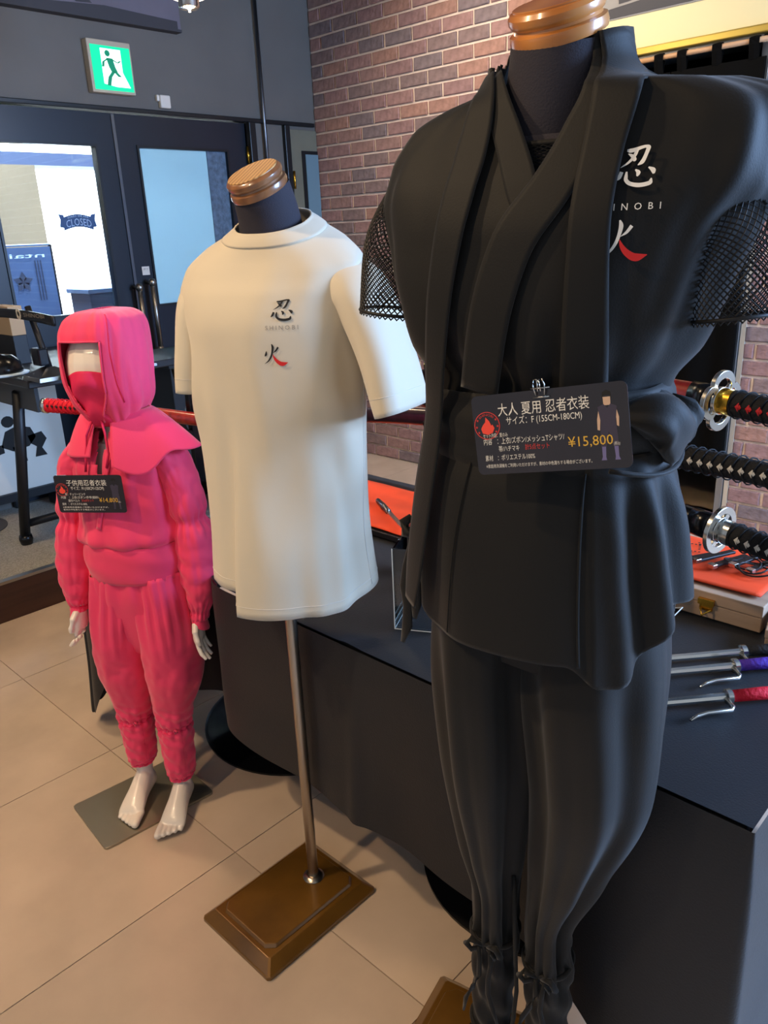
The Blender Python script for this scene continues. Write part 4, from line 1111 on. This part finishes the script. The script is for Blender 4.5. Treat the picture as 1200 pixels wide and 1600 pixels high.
# side tie knot on the wearer's right
kn = empty('x', (0, 0, 0)); bpy.data.objects.remove(kn)
p0 = sk.p(math.radians(-62), 1.045, .012)
MB().tube([p0+Vector(v) for v in ((.0, 0, .012), (-.008, -.006, .006), (-.006, -.008, -.008), (.006, -.004, -.010), (.008, -.004, .004), (.0, 0, .012))], [.005, .007, .007, .007, .006, .005], 10).build('tie_knot', 'gi_black', skirt, smooth=True)
for k, (dx, ln) in enumerate(((-.010, .17), (.004, .13))):
    MB().tube([p0+Vector((dx*i/4+.004*math.sin(i*1.7+k), -.004, -ln*i/6)) for i in range(7)], [.005, .007, .008, .008, .007, .008, .003], 8, sy=.35, up=(0, 1, 0)).build('tie_end', 'gi_black', skirt, smooth=True)
# trousers
def leg_surf(path, rad, disp): return tube_surf(path, rad, 0, 0, disp)
def tr_disp(th, v):
    k = sm(.0, .2, v)*sm(.80, .66, v)
    g = math.exp(-((v-.665)/.03)**2)
    return k*(.016*(.5-abs(math.sin(2.5*th+.8+v*.8+.4*math.sin(2*th))))+.005*math.sin(9*th+v*3))+.004*g*math.sin(16*th)+.004*nz(math.cos(th), math.sin(th), v*5, 1.8)+.003*sm(.68, .72, v)*math.sin(v*70+3*th)
LG = [((-.060, 0, 1.02), (-.066, -.005, .86), (-.064, -.010, .70), (-.060, -.012, .54), (-.056, -.012, .43), (-.056, -.010, .33), (-.058, -.010, .22), (-.060, -.012, .13)),
      ((.062, 0, 1.02), (.074, -.005, .86), (.078, -.006, .70), (.054, -.010, .54), (.030, -.014, .41), (.032, -.012, .32), (.034, -.012, .22), (.036, -.014, .13))]
RD = [((.080, .10), (.080, .098), (.072, .082), (.050, .056), (.033, .035), (.033, .036), (.031, .034), (.030, .033)),
      ((.085, .10), (.092, .102), (.082, .088), (.054, .060), (.032, .035), (.033, .036), (.031, .034), (.030, .033))]
for k in range(2):
    leg = MB().grid(96, 110, leg_surf(LG[k], RD[k], tr_disp), closed=True).build('trouser_leg', 'gi_black', bk, smooth=True, solid=.002)
    f_ = leg_surf(LG[k], [(a+.003, b+.003) for a, b in RD[k]], None)
    for vv, nm in ((.665, 'knee_tie'), (.93, 'ankle_tie')):
        pts = [f_(i/40, vv+.004*math.sin(i*.6)) for i in range(40)]
        MB().tube(pts, .0042, 8, closed=True).build(nm, 'gi_black', leg, smooth=True)
        c = f_(.75, vv)
        for a in (-1, 1):
            MB().tube([c+Vector((a*.004, -.002, 0)), c+Vector((a*.020, -.010, .012)), c+Vector((a*.028, -.010, .0)), c+Vector((a*.020, -.009, -.010)), c+Vector((a*.004, -.003, -.002))], [.003, .005, .005, .004, .003], 8).build('bow_loop', 'gi_black', leg, smooth=True)
        ln = .13 if vv < .8 else .09
        for a in (-1, 1):
            MB().tube([c+Vector((a*(.004+.004*i)+.006*math.sin(i*1.3+a+k), -.006-.003*i, -ln*i/5)) for i in range(6)], [.003, .004, .004, .004, .004, .002], 6).build('tie_end', 'gi_black', leg, smooth=True)
MB().tube([Vector(v) for v in ((-.020, -.03, .50), (-.014, -.035, .38), (-.010, -.035, .28), (-.016, -.035, .20), (-.026, -.03, .16))], .0035, 8).build('hanging_cord', 'gi_black', bk, smooth=True)
hip = Shell([(.88, .120, .085, .004, 0), (.93, .135, .100, .004, 0), (1.0, .140, .11, 0, 0)], lambda th, z: .004*math.sin(9*th))
MB().grid(96, 20, lambda u, v: hip.p(u*2*PI, .885+.115*v), closed=True).build('trouser_top', 'gi_black', bk, smooth=True)

# ================================================================== PINK CHILD MANNEQUIN
CH = (-1.64, .835); CR = 34
ch = empty('child_mannequin', (*CH, 0), CR, 'white child mannequin in hooded pink outfit with mask, belt and bare feet', 'mannequin')
RC = Matrix.Rotation(math.radians(-CR), 4, 'Z')
# steel plate
cs = [Vector((x-CH[0], y-CH[1], 0)) for x, y in ((-1.801, .621), (-1.588, .601), (-1.560, .900), (-1.775, .918))]
vs = []
for z in (0, .007):
    for i in range(4):
        a, b, c = cs[i-1], cs[i], cs[(i+1) % 4]
        for k in range(5):
            t_ = k/4; p = (b+(a-b).normalized()*.012*(1-t_)**2+(c-b).normalized()*.012*t_**2); vs.append(RC@(p+Vector((0, 0, z))))
n = 20
MB().add(vs, [tuple(range(n)), tuple(range(2*n-1, n-1, -1))]+[(i, (i+1) % n, n+(i+1) % n, n+i) for i in range(n)]).build('base_plate', 'plate_steel', ch, bevel=.001)
MB().tube([(-.028, .05, .006), (-.028, .05, .05)], [.016, .013], 20).build('support_socket', 'steel_brushed', ch, smooth=True, angle=40)
MB().tube([(-.028, .05, .05), (-.028, .05, .20)], .008, 16).build('support_rod', 'chrome', ch, smooth=True)
# body: one continuous surface
bd = MB()
def ell(c, r_, n=20): bd.lathe([(max(.0005, math.sin(PI*i/14)), -math.cos(PI*i/14)) for i in range(15)], n, Matrix.Translation(c)@Matrix.Diagonal((*r_, 1)))
ell((-.004, -.014, 1.145), (.078, .088, .098)); ell((0, -.050, 1.085), (.042, .036, .040)); ell((0, -.088, 1.130), (.010, .012, .018))
bd.tube([(0, .0, 1.09), (0, .005, 1.0), (0, 0, .96)], [.036, .034, .05], 20)
bd.tube([(0, 0, .98), (0, 0, .90), (0, 0, .80), (0, 0, .70), (0, 0, .58), (0, 0, .50)], [.06, .095, .085, .08, .092, .07], 28, sy=.72, up=(0, 1, 0))
def foot(x, y, ang):
    m_ = Matrix.Translation((x, y, .008))@Matrix.Rotation(ang, 4, 'Z')
    T = lambda p: m_@Vector(p)
    # heel to ball (toes towards -y)
    sec = [(.034, .022, .012, .014), (.026, .030, .020, .028), (.005, .042, .0235, .041), (-.020, .040, .0235, .039), (-.050, .031, .026, .030), (-.080, .022, .031, .0215), (-.098, .0155, .0330, .0155), (-.106, .0120, .0320, .0115), (-.110, .010, .030, .007)]
    vs = []; n = 24
    for (yy, zc, rx, rz) in sec:
        for i in range(n):
            a = 2*PI*i/n; zz = zc+rz*math.sin(a); vs.append(T((rx*math.cos(a), yy, max(0.0, zz-.0))))
    bd.add(vs, [(j*n+i, j*n+(i+1) % n, (j+1)*n+(i+1) % n, (j+1)*n+i) for j in range(len(sec)-1) for i in range(n)]+[tuple(range(n-1, -1, -1)), tuple(range((len(sec)-1)*n, len(sec)*n))])
    bd.tube([T((0, .0, .03)), T((0, .004, .07)), T((0, .004, .13)), T((0, .0, .30)), T((0, 0, .5))], [.024, .0215, .024, .038, .05], 20)
    sx = 1 if x > -.02 else -1
    for k in range(5):
        xx = (-.026+.0125*k)*sx; l_ = (.034, .032, .029, .025, .020)[k]; r_ = (.0098, .0074, .0070, .0066, .0062)[k]
        y0 = -.112+.0035*k
        bd.tube([T((xx, y0+.02, .012)), T((xx, y0-.004, .011)), T((xx*1.02, y0-l_*.75, .0085)), T((xx*1.02, y0-l_*.95, .008)), T((xx*1.02, y0-l_, .0075))], [r_*.9, r_, r_, r_*.8, r_*.4], 12)
foot(-.078, -.008, math.radians(2)); foot(.040, -.034, math.radians(6))
def arm_hand(s_, wrist, fwd, curl, arm):
    """arm path then a hand hanging from the wrist, fingers down"""
    bd.tube(arm+[wrist], [.030]*(len(arm)-1)+[.020, .0135], 16)
    W = Vector(wrist)
    dn = Vector((0, fwd, -1)).normalized(); sd = Vector((0, -1, 0)) ; nrm = dn.cross(sd).normalized()*1.0
    # palm
    K = 1.28
    vs = []; n = 18
    for t_, wd, th in ((0, .011, .009), (.012, .015, .0105), (.028, .020, .010), (.044, .0215, .009), (.052, .020, .0075)):
        for i in range(n):
            a = 2*PI*i/n; vs.append(W+dn*t_*K+sd*wd*K*math.cos(a)+nrm*th*K*math.sin(a))
    bd.add(vs, [(j*n+i, j*n+(i+1) % n, (j+1)*n+(i+1) % n, (j+1)*n+i) for j in range(4) for i in range(n)]+[tuple(range(n-1, -1, -1)), tuple(range(4*n, 5*n))])
    inn = nrm*s_*curl
    for k in range(4):
        o = (.0165, .0055, -.0055, -.0160)[k]*K; l_ = (.036, .041, .038, .029)[k]*K; r_ = (.0048, .0049, .0047, .0041)[k]*K
        b = W+dn*.048*K+sd*o
        bd.tube([b-dn*.012, b+dn*l_*.35+inn*.2*l_, b+dn*l_*.72+inn*.5*l_+sd*o*.12, b+dn*l_+inn*.95*l_+sd*o*.12], [r_, r_, r_*.92, r_*.7], 10)
    b = W+dn*.016*K+sd*.013*K
    bd.tube([b, b+(dn*.012+sd*.011+inn*.006)*K, b+(dn*.028+sd*.013+inn*.014)*K, b+(dn*.038+sd*.010+inn*.018)*K], [.007*K, .0066*K, .0056*K, .0042*K], 10)
arm_hand(1, (-.150, -.045, .590), -.10, .55, [(-.085, 0, .955), (-.125, .0, .88), (-.140, -.01, .78), (-.148, -.030, .66)])
arm_hand(-1, (.140, -.024, .560), -.10, .55, [(.085, 0, .955), (.125, .005, .88), (.140, .005, .78), (.146, -.008, .66)])
body = bd.build('body', 'doll_white', ch, smooth=True)
rm = body.modifiers.new('rm', 'REMESH'); rm.mode = 'VOXEL'; rm.voxel_size = .0024; rm.use_smooth_shade = True
sm_ = body.modifiers.new('s', 'SMOOTH'); sm_.iterations = 3; sm_.factor = .5

def gat(th, amp, n): return amp*math.sin(n*th+2*math.sin(2*th))
# blouse
def bl_disp(th, z):
    return .006*nz(math.cos(th)*1.3, math.sin(th)*1.3, z*2, 3.2)+gat(th, .004, 9)*sm(.82, .76, z)+.002*math.sin(z*42+3*th)*sm(.95, .85, z)*sm(.76, .80, z)
bl = Shell([(.730, .098, .078, 0, 0), (.742, .112, .092, 0, 0), (.762, .119, .104, 0, -.006), (.80, .116, .096, 0, -.002), (.86, .113, .092, 0, 0), (.92, .115, .088, 0, 0), (.955, .104, .078, 0, 0), (.985, .075, .060, 0, 0), (1.01, .048, .047, 0, 0)], bl_disp, 2.3)
def slit(p): return p.y < 0 and p.z > .925 and -.010-.06*(p.z-.925) < p.x+.012 < .004+.10*(p.z-.925)
zb = [.730+(1.01-.730)*j/55 for j in range(56)]
mb = MB().grid(130, 56, lambda u, v: bl.p(u*2*PI, zb[round(v*55)]), closed=True)
mb.f = [f for f in mb.f if not slit(sum((Vector(mb.v[i]) for i in f), Vector())/4)]
blouse = mb.build('blouse', 'pink', ch, smooth=True, solid=.002)
# crossed front edge
ribbon(bl, [(.018, .985, .010), (.004, .93, .010), (-.015, .86, .010), (-.03, .80, .010)], .004, 4, 8, .002, 'front_edge', 'pink', blouse)
# sleeves with elastic gathers
def csl(th, v):
    g1 = math.exp(-((v-.46)/.028)**2); g2 = math.exp(-((v-.93)/.03)**2)
    d = -.010*g1-.006*g2+(.003*math.sin(14*th)*(math.exp(-((v-.46)/.07)**2)+math.exp(-((v-.93)/.05)**2)))
    d += .003*sm(.46, .54, v)*sm(.9, .7, v)+.0016*math.sin(v*75+4*math.sin(th)+2*th)*sm(.5, .6, v)*sm(.95, .8, v)+.003*nz(math.cos(th)*2, math.sin(th), v*9, 2.2)+.004*nz(math.cos(th), math.sin(th), v*4, 1.7)
    return d
def cuff(path, rad, name):
    o = MB().grid(72, 90, tube_surf(path, rad, 0, 0, csl), closed=True).build(name, 'pink', ch, smooth=True, solid=.0018)
    return o
cuff([(-.075, 0, .972), (-.115, 0, .925), (-.134, -.004, .86), (-.145, -.012, .77), (-.152, -.028, .68), (-.155, -.040, .60), (-.154, -.044, .565)], [(.036, .050), (.040, .052), (.036, .048), (.038, .048), (.038, .042), (.028, .030), (.019, .022)], 'sleeve')
cuff([(.075, 0, .972), (.115, .002, .925), (.134, .004, .86), (.145, .002, .77), (.150, -.006, .68), (.148, -.016, .60), (.142, -.022, .545)], [(.036, .050), (.040, .052), (.038, .050), (.040, .050), (.042, .046), (.033, .034), (.020, .024)], 'sleeve')
# hand covers: tapering flap over the back of each hand
for s_, w_ in ((-1, (-.154, -.044, .572)), (1, (.142, -.022, .550))):
    W = Vector(w_)
    f_ = tube_surf([W+Vector((0, 0, .008)), W+Vector((s_*.002, -.003, -.008)), W+Vector((s_*.005, -.005, -.020))], [(.018, .021), (.017, .024), (.017, .026)], 0, 0)
    mb = MB().grid(40, 14, lambda u, v: f_(u, v)+Vector((0, 0, -.016*v*max(0, math.cos(u*2*PI)*s_*-1))), closed=True)
    mb.build('hand_cover', 'pink', ch, smooth=True, solid=.0018)
    MB().tube([f_(i/30, .05) for i in range(30)], .0028, 8, closed=True).build('wrist_tie', 'pink_dark', ch, smooth=True)
# belt
bs = Shell([(.64, .113, .096, 0, 0), (.71, .117, .102, 0, 0), (.78, .113, .097, 0, 0)], None, 2.3)
MB().grid(110, 12, lambda u, v: bs.p(u*2*PI, .664+.092*v-.008*math.sin(u*2*PI)*v-.004*math.cos(u*2*PI), .003*math.sin(v*PI)+.0015*math.sin(v*9+3*u*2*PI)), closed=True).build('belt', 'pink', ch, smooth=True, solid=.003)
# trousers
def pt_disp(th, z): return gat(th, .0045, 14)*sm(.58, .66, z)+.005*nz(math.cos(th), math.sin(th), z*3, 2.5)
ph = Shell([(.44, .020, .040, 0, 0), (.48, .05, .070, 0, 0), (.53, .09, .084, 0, 0), (.58, .112, .092, 0, 0), (.62, .116, .097, 0, 0), (.65, .112, .095, 0, 0), (.70, .104, .088, 0, 0)], pt_disp, 2.4)
MB().grid(120, 36, lambda u, v: ph.p(u*2*PI, .445+.25*v), closed=True).build('trouser_top', 'pink', ch, smooth=True, solid=.002)
def pl_disp(th, v):
    g1 = math.exp(-((v-.60)/.02)**2); g2 = math.exp(-((v-.955)/.018)**2)
    d = -.006*g1-.007*g2+.003*math.sin(13*th)*(math.exp(-((v-.60)/.05)**2)+math.exp(-((v-.955)/.04)**2))
    d += .0016*math.sin(v*90+4*math.sin(th+1)+th)*sm(.42, .5, v)*sm(.95, .8, v)+.003*nz(math.cos(th)*2, math.sin(th), v*12, 2.2)+.005*nz(math.cos(th), math.sin(th), v*4, 1.9)
    d += .0035*math.sin(17*th+2*math.sin(3*th))*sm(.22, .08, v)
    return d
CL = [((-.050, 0, .665), (-.068, -.004, .50), (-.074, -.006, .41), (-.072, -.008, .32), (-.076, -.008, .26), (-.078, -.006, .20), (-.078, -.004, .13), (-.078, -.004, .105)),
      ((.050, 0, .665), (.060, -.010, .50), (.058, -.018, .41), (.048, -.026, .32), (.042, -.030, .26), (.040, -.030, .20), (.040, -.030, .12), (.040, -.030, .088))]
CRd = [((.066, .090), (.072, .097), (.070, .084), (.053, .060), (.043, .047), (.042, .045), (.036, .040), (.030, .034))]*2
for k in range(2):
    f_ = tube_surf(CL[k], CRd[k], 0, 0, pl_disp)
    leg = MB().grid(80, 110, f_, closed=True).build('trouser_leg', 'pink', ch, smooth=True, solid=.0018)
    # knee frill and bow, ankle tie
    for vv in (.585, .615):
        MB().tube([f_(i/44, vv)+Vector((0, 0, .002*math.sin(i*1.9))) for i in range(44)], .0022, 6, closed=True).build('knee_frill', 'pink_dark', leg, smooth=True)
    MB().tube([f_(i/44, .955)+Vector((0, 0, .0015*math.sin(i*2.3))) for i in range(44)], .0032, 6, closed=True).build('ankle_tie', 'pink_dark', leg, smooth=True)
    for vv in (.60, .955):
        c = f_(.68, vv)+Vector((-.002, -.004, 0))
        for a in (-1, 1):
            MB().tube([c, c+Vector((a*.008, -.004, .006)), c+Vector((a*.013, -.005, .0)), c+Vector((a*.007, -.004, -.004)), c], [.002, .0034, .003, .003, .002], 6).build('bow_loop', 'pink', leg, smooth=True)
        MB().tube([c, c+Vector((-.012, -.006, -.006)), c+Vector((-.022, -.010, -.004))], [.0022, .002, .001], 6).build('tie_end', 'pink', leg, smooth=True)
    MB().tube([f_(.62, .50+.44*i/20) for i in range(21)], .0012, 5).build('front_seam', 'pink_dark', leg, smooth=True)
# hood
def hd_disp(th, z): return .006*nz(math.cos(th)*1.2, math.sin(th)*1.2, z*2, 4.0)
hd = Shell([(1.020, .050, .055, .004, .000), (1.045, .060, .070, .004, -.004), (1.08, .076, .092, .004, -.006), (1.13, .081, .104, .000, -.004), (1.18, .083, .106, .000, 0), (1.22, .081, .103, .000, .004), (1.247, .072, .094, .002, .006), (1.264, .050, .072, .004, .004), (1.270, .012, .030, .004, .0)], hd_disp, 2.7)
def face_open(p, th):
    t = (th+PI) % (2*PI)-PI
    if p.z > 1.212: return False
    return -.58+.40*sm(1.12, 1.03, p.z) < t < .36-.34*sm(1.12, 1.03, p.z)
zh = [1.020+(1.270-1.020)*(1-(1-j/59)**1.4) for j in range(60)]
mb = MB().grid(130, 60, lambda u, v: hd.p(u*2*PI, zh[round(v*59)]), closed=True)
fk = []
for f in mb.f:
    c = sum((Vector(mb.v[i]) for i in f), Vector())/4; th = (f[0] % 130)/130*2*PI
    if not face_open(c, th): fk.append(f)
mb.f = fk
hood = mb.build('hood', 'pink', ch, smooth=True, solid=.0022)
# edge piping round the face opening and side flap seam
ed_ = [hd.p(.37, z, .003) for z in [1.212-.010*i for i in range(10)]]+[hd.p(.37-.34*sm(1.12, 1.03, z), z, .003) for z in [1.11-.012*i for i in range(7)]]
MB().tube(ed_, .0022, 6).build('hood_edge', 'pink', hood, smooth=True)
ed_ = [hd.p(-.59, z, .003) for z in [1.212-.010*i for i in range(10)]]+[hd.p(-.59+.40*sm(1.12, 1.03, z), z, .003) for z in [1.11-.012*i for i in range(7)]]
MB().tube(ed_, .0022, 6).build('hood_edge', 'pink', hood, smooth=True)
MB().tube([hd.p(-.59+.96*i/16, 1.212, .002) for i in range(17)], .0022, 6).build('hood_edge', 'pink', hood, smooth=True)
MB().tube([hd.p(.62, 1.262-.006*i, .0018) for i in range(12)]+[hd.p(.62+.02*i, 1.19-.012*i, .0018) for i in range(10)], .0016, 6).build('hood_seam', 'pink_dark', hood, smooth=True)
# mask over nose and chin
mk = Shell([(1.02, .040, .045, 0, -.012), (1.06, .052, .066, 0, -.018), (1.10, .064, .080, 0, -.018), (1.135, .072, .092, 0, -.012), (1.17, .074, .092, 0, -.010)], lambda th, z: .003*math.sin(z*90+5*abs((th+PI) % (2*PI)-PI)), 2.2)
def mk_f(u, v):
    th = -1.15+2.3*u; zt = 1.150-.022*abs(th)**1.5*.6+.004*math.cos(th*3)
    z = 1.025+(zt-1.025)*v
    return mk.p(th, z, .003+.007*math.exp(-(th/.25)**2)*sm(1.10, 1.13, z))
MB().grid(50, 26, mk_f).build('face_mask', 'pink_dark', ch, smooth=True, solid=.0018)
# cape of the hood over the shoulders
def cape(u, v):
    th = math.radians(9)+math.radians(336)*u
    t = (th+PI) % (2*PI)-PI
    front = abs(t) < 1.0
    z0 = 1.055; ln = .085+.045*math.exp(-((t-.55)/.45)**2)+.012*math.exp(-((t+.8)/.6)**2)
    z = z0-ln*(v**1.15)
    flare = .060+(.072 if t > 0 else .050+.022*sm(-2.6, -3.1, t))*v**.8
    sx_ = flare*1.18+.034*v*math.exp(-((t-1.5)/.42)**2)+.004*v*math.sin(6*th)
    sy_ = flare*.84
    return Vector((.004+sx_*math.sin(th), -.002-sy_*math.cos(th), z+.014*v*math.exp(-((t-1.02)/.16)**2)))
MB().grid(110, 26, cape).build('hood_cape', 'pink', hood, smooth=True, solid=.002)
MB().tube([Vector((.004+.058*math.sin(a), -.004-.066*math.cos(a), 1.050+.004*math.cos(a))) for a in [2*PI*i/50 for i in range(50)]], .0036, 8, closed=True).build('neck_tie', 'pink_dark', hood, smooth=True)
for a, pts in ((1, [(-.02, -.070, 1.045), (-.035, -.080, 1.01), (-.042, -.084, .97), (-.046, -.090, .93)]), (2, [(.0, -.072, 1.045), (.010, -.082, 1.015), (.014, -.088, .97), (.006, -.092, .94)])):
    MB().tube(pts, .0028, 8).build('neck_tie_end', 'pink_dark', hood, smooth=True)

# ================================================================== PRICE CARDS
def price_card(name, parent_m, label, lines, size_txt, price, title, child):
    W, Hh = .162 if not child else .160, .083 if not child else .086
    t = empty(name, (0, 0, 0), 0, label, 'price card', None); t.matrix_world = parent_m
    out = []
    r_ = .006
    for cx_, cz, a0 in ((W/2-r_, Hh/2-r_, 0), (-W/2+r_, Hh/2-r_, 90), (-W/2+r_, -Hh/2+r_, 180), (W/2-r_, -Hh/2+r_, 270)):
        for k in range(5): a = math.radians(a0+k*22.5); out.append((cx_+r_*math.cos(a), cz+r_*math.sin(a)))
    MB().prism(out, -.0006, .0006).build('board', 'card_black', t)
    Y = -.0010
    def put(pts2, fs, m_, nm, y=Y): return MB().add([(x, y, z) for x, z in pts2], fs).build(nm, m_, t, fix=False)
    def line(s_, x0, x1, z, h, m_='card_text', nm='lettering'):
        v_, f_ = fit_text(s_, x0*W, x1*W, z*Hh, h*Hh); put(v_, f_, m_, nm)
    line(title, -.32, .27, .22, .16)
    line(size_txt, -.27, .22, .09, .12)
    for (s_, x0, x1, z, h, m_) in lines: line(s_, x0, x1, z, h, m_)
    line(price, .12, .395, -.235, .14, 'card_gold', 'price')
    line('(税込)', .40, .435, -.235, .05, 'card_text')
    # emblem: ring, stars, flame
    cx_, cz = -.405*W, .12*Hh; R1 = .0145
    ring = [(cx_+rr*math.cos(a), cz+rr*math.sin(a)) for rr in (R1, R1-.0009) for a in [2*PI*k/40 for k in range(40)]]
    put(ring, [(k, (k+1) % 40, 40+(k+1) % 40, 40+k) for k in range(40)], 'card_red', 'emblem_ring')
    fl = [(0, -.009), (.006, -.007), (.0085, -.002), (.0065, .002), (.005, .001), (.003, .006), (-.001, .0105), (-.002, .005), (-.005, .002), (-.0075, -.002), (-.006, -.007)]
    put([(cx_+x*.95, cz+z*.95-.001) for x, z in fl]+[(cx_, cz-.003)], [(i, (i+1) % 11, 11) for i in range(11)], 'card_flame', 'flame')
    sv, sf = [], []
    for k, a in enumerate((150, 185, 215, -35, -5, 30)):
        a = math.radians(a); c = (cx_+.0118*math.cos(a), cz+.0118*math.sin(a)); b = len(sv)
        for j in range(10):
            rr = .0016 if j % 2 == 0 else .0007; sv.append((c[0]+rr*math.cos(PI/2+j*PI/5), c[1]+rr*math.sin(PI/2+j*PI/5)))
        sv.append(c); sf += [(b+j, b+(j+1) % 10, b+10) for j in range(10)]
    put(sv, sf, 'card_red', 'stars')
    lv, lf = text_mb('SHINOBI', 1.0, align='CENTER'); w_ = max(v[0] for v in lv)-min(v[0] for v in lv)
    cv = []
    for v in lv:
        a = PI/2-v[0]/w_*1.55; rr = .0102+v[1]*.0034; cv.append((cx_+rr*math.cos(a), cz+rr*math.sin(a)))
    put(cv, lf, 'card_red', 'emblem_lettering')
    # standing figure photo-print
    fx, fz = .375*W, -.40*Hh; k_ = .80*Hh
    def poly(pts, m_, nm, y=-.0007):
        put([(fx+x*k_, fz+z*k_) for x, z in pts], [tuple(range(len(pts)))], m_, nm, y)
    gi, skn = 'card_gi', 'card_skin'; Y2 = -.0007
    if not child:
        poly([(-.13, .74), (-.16, .60), (-.165, .45), (-.13, .44), (-.115, .58), (-.09, .72)], skn, 'arm_print'); poly([(.13, .74), (.16, .62), (.15, .48), (.12, .50), (.12, .60), (.09, .72)], skn, 'arm_print')
        poly([(-.05, .80), (.05, .80), (.055, .92), (-.055, .92)], skn, 'face_print', -.00072)
    poly([(-.14, .78), (-.05, .82), (0, .76), (.05, .82), (.14, .78), (.11, .56), (.12, .44), (.13, .20), (.05, .20), (0, .42), (-.05, .20), (-.13, .20), (-.12, .44), (-.11, .56)], gi, 'outfit_print', -.00074)
    poly([(-.07, .90), (-.06, .99), (0, 1.02), (.06, .99), (.07, .90), (.04, .94), (-.04, .94)], 'ink_black', 'hair_print', -.00076)
    for s_ in (-1, 1): poly([(s_*.12, .20), (s_*.06, .20), (s_*.07, .05), (s_*.06, .0), (s_*.14, .0), (s_*.12, .05)], 'card_boot' if not child else gi, 'boot_print', -.00074)
    return t
Lb = [('セット内容：夏のみ', -.44, -.27, -.035, .055, 'card_text'), ('内容　：上衣/ズボン/メッシュTシャツ/', -.44, .10, -.125, .085, 'card_text'), ('帯/ハチマキ', -.34, -.20, -.22, .075, 'card_text'), ('計5点セット', -.16, .0, -.215, .075, 'card_red'),
      ('素材　：ポリエステル100%', -.44, -.10, -.33, .075, 'card_text'), ('※家庭用洗濯機をご利用いただけますが、素材の中色落ちする場合がございます。', -.44, .26, -.42, .05, 'card_text')]
Lc = [('色：チェリーピンク', -.37, -.07, -.035, .07, 'card_text'), ('内容　：上衣/ズボン/手甲/脚絆/', -.44, .12, -.125, .075, 'card_text'), ('頭巾/ベルト', -.34, -.17, -.21, .07, 'card_text'), ('計6点セット', -.14, .04, -.205, .07, 'card_red'),
      ('素材　：ポリエステル100%', -.44, -.07, -.30, .07, 'card_text'), ('※家庭用洗濯機をご利用いただけますが、', -.44, .24, -.375, .045, 'card_text'), ('素材の中色落ちする場合がございます。', -.44, .18, -.44, .045, 'card_text')]
Mb = Matrix.Translation((*BLK, 0))@Matrix.Rotation(math.radians(BRZ), 4, 'Z')@Matrix.Translation((.052, -.150, 1.206))@Matrix.Rotation(math.radians(-9.5), 4, 'Y')@Matrix.Rotation(math.radians(-6), 4, 'X')
pc = price_card('price_card', Mb, 'large black price card reading 15,800 clipped to the black outfit belt', Lb, 'サイズ：F (155CM-180CM)', '¥15,800', '大人 夏用 忍者衣装', False)
cl = MB()
for s_ in (-1, 1):
    cl.tube([(s_*.0045-.004, -.003, .036), (s_*.0060-.004, -.005, .046), (s_*.0045-.004, -.006, .052), (s_*.001-.004, -.006, .052), (s_*.0015-.004, -.005, .040)], .0007, 6)
cl.tube([(-.014, -.002, .043), (.006, -.002, .043)], .0008, 6); cl.tube([(-.012, -.002, .034), (.005, -.002, .034)], .0007, 6)
cl.build('wire_clip', 'silver', pc, smooth=True)
Mc = Matrix.Translation((*CH, 0))@Matrix.Rotation(math.radians(CR), 4, 'Z')@Matrix.Translation((-.028, -.117, .888))@Matrix.Rotation(math.radians(-1.0), 4, 'Y')@Matrix.Rotation(math.radians(0), 4, 'X')
pc2 = price_card('price_card', Mc, 'black price card reading 14,800 hanging on the pink child outfit', Lc, 'サイズ：M (100CM-125CM)', '¥14,800', '子供用忍者衣装', True)

# black round stool beneath the drape is not seen; small grey hook box on the table behind the white shirt
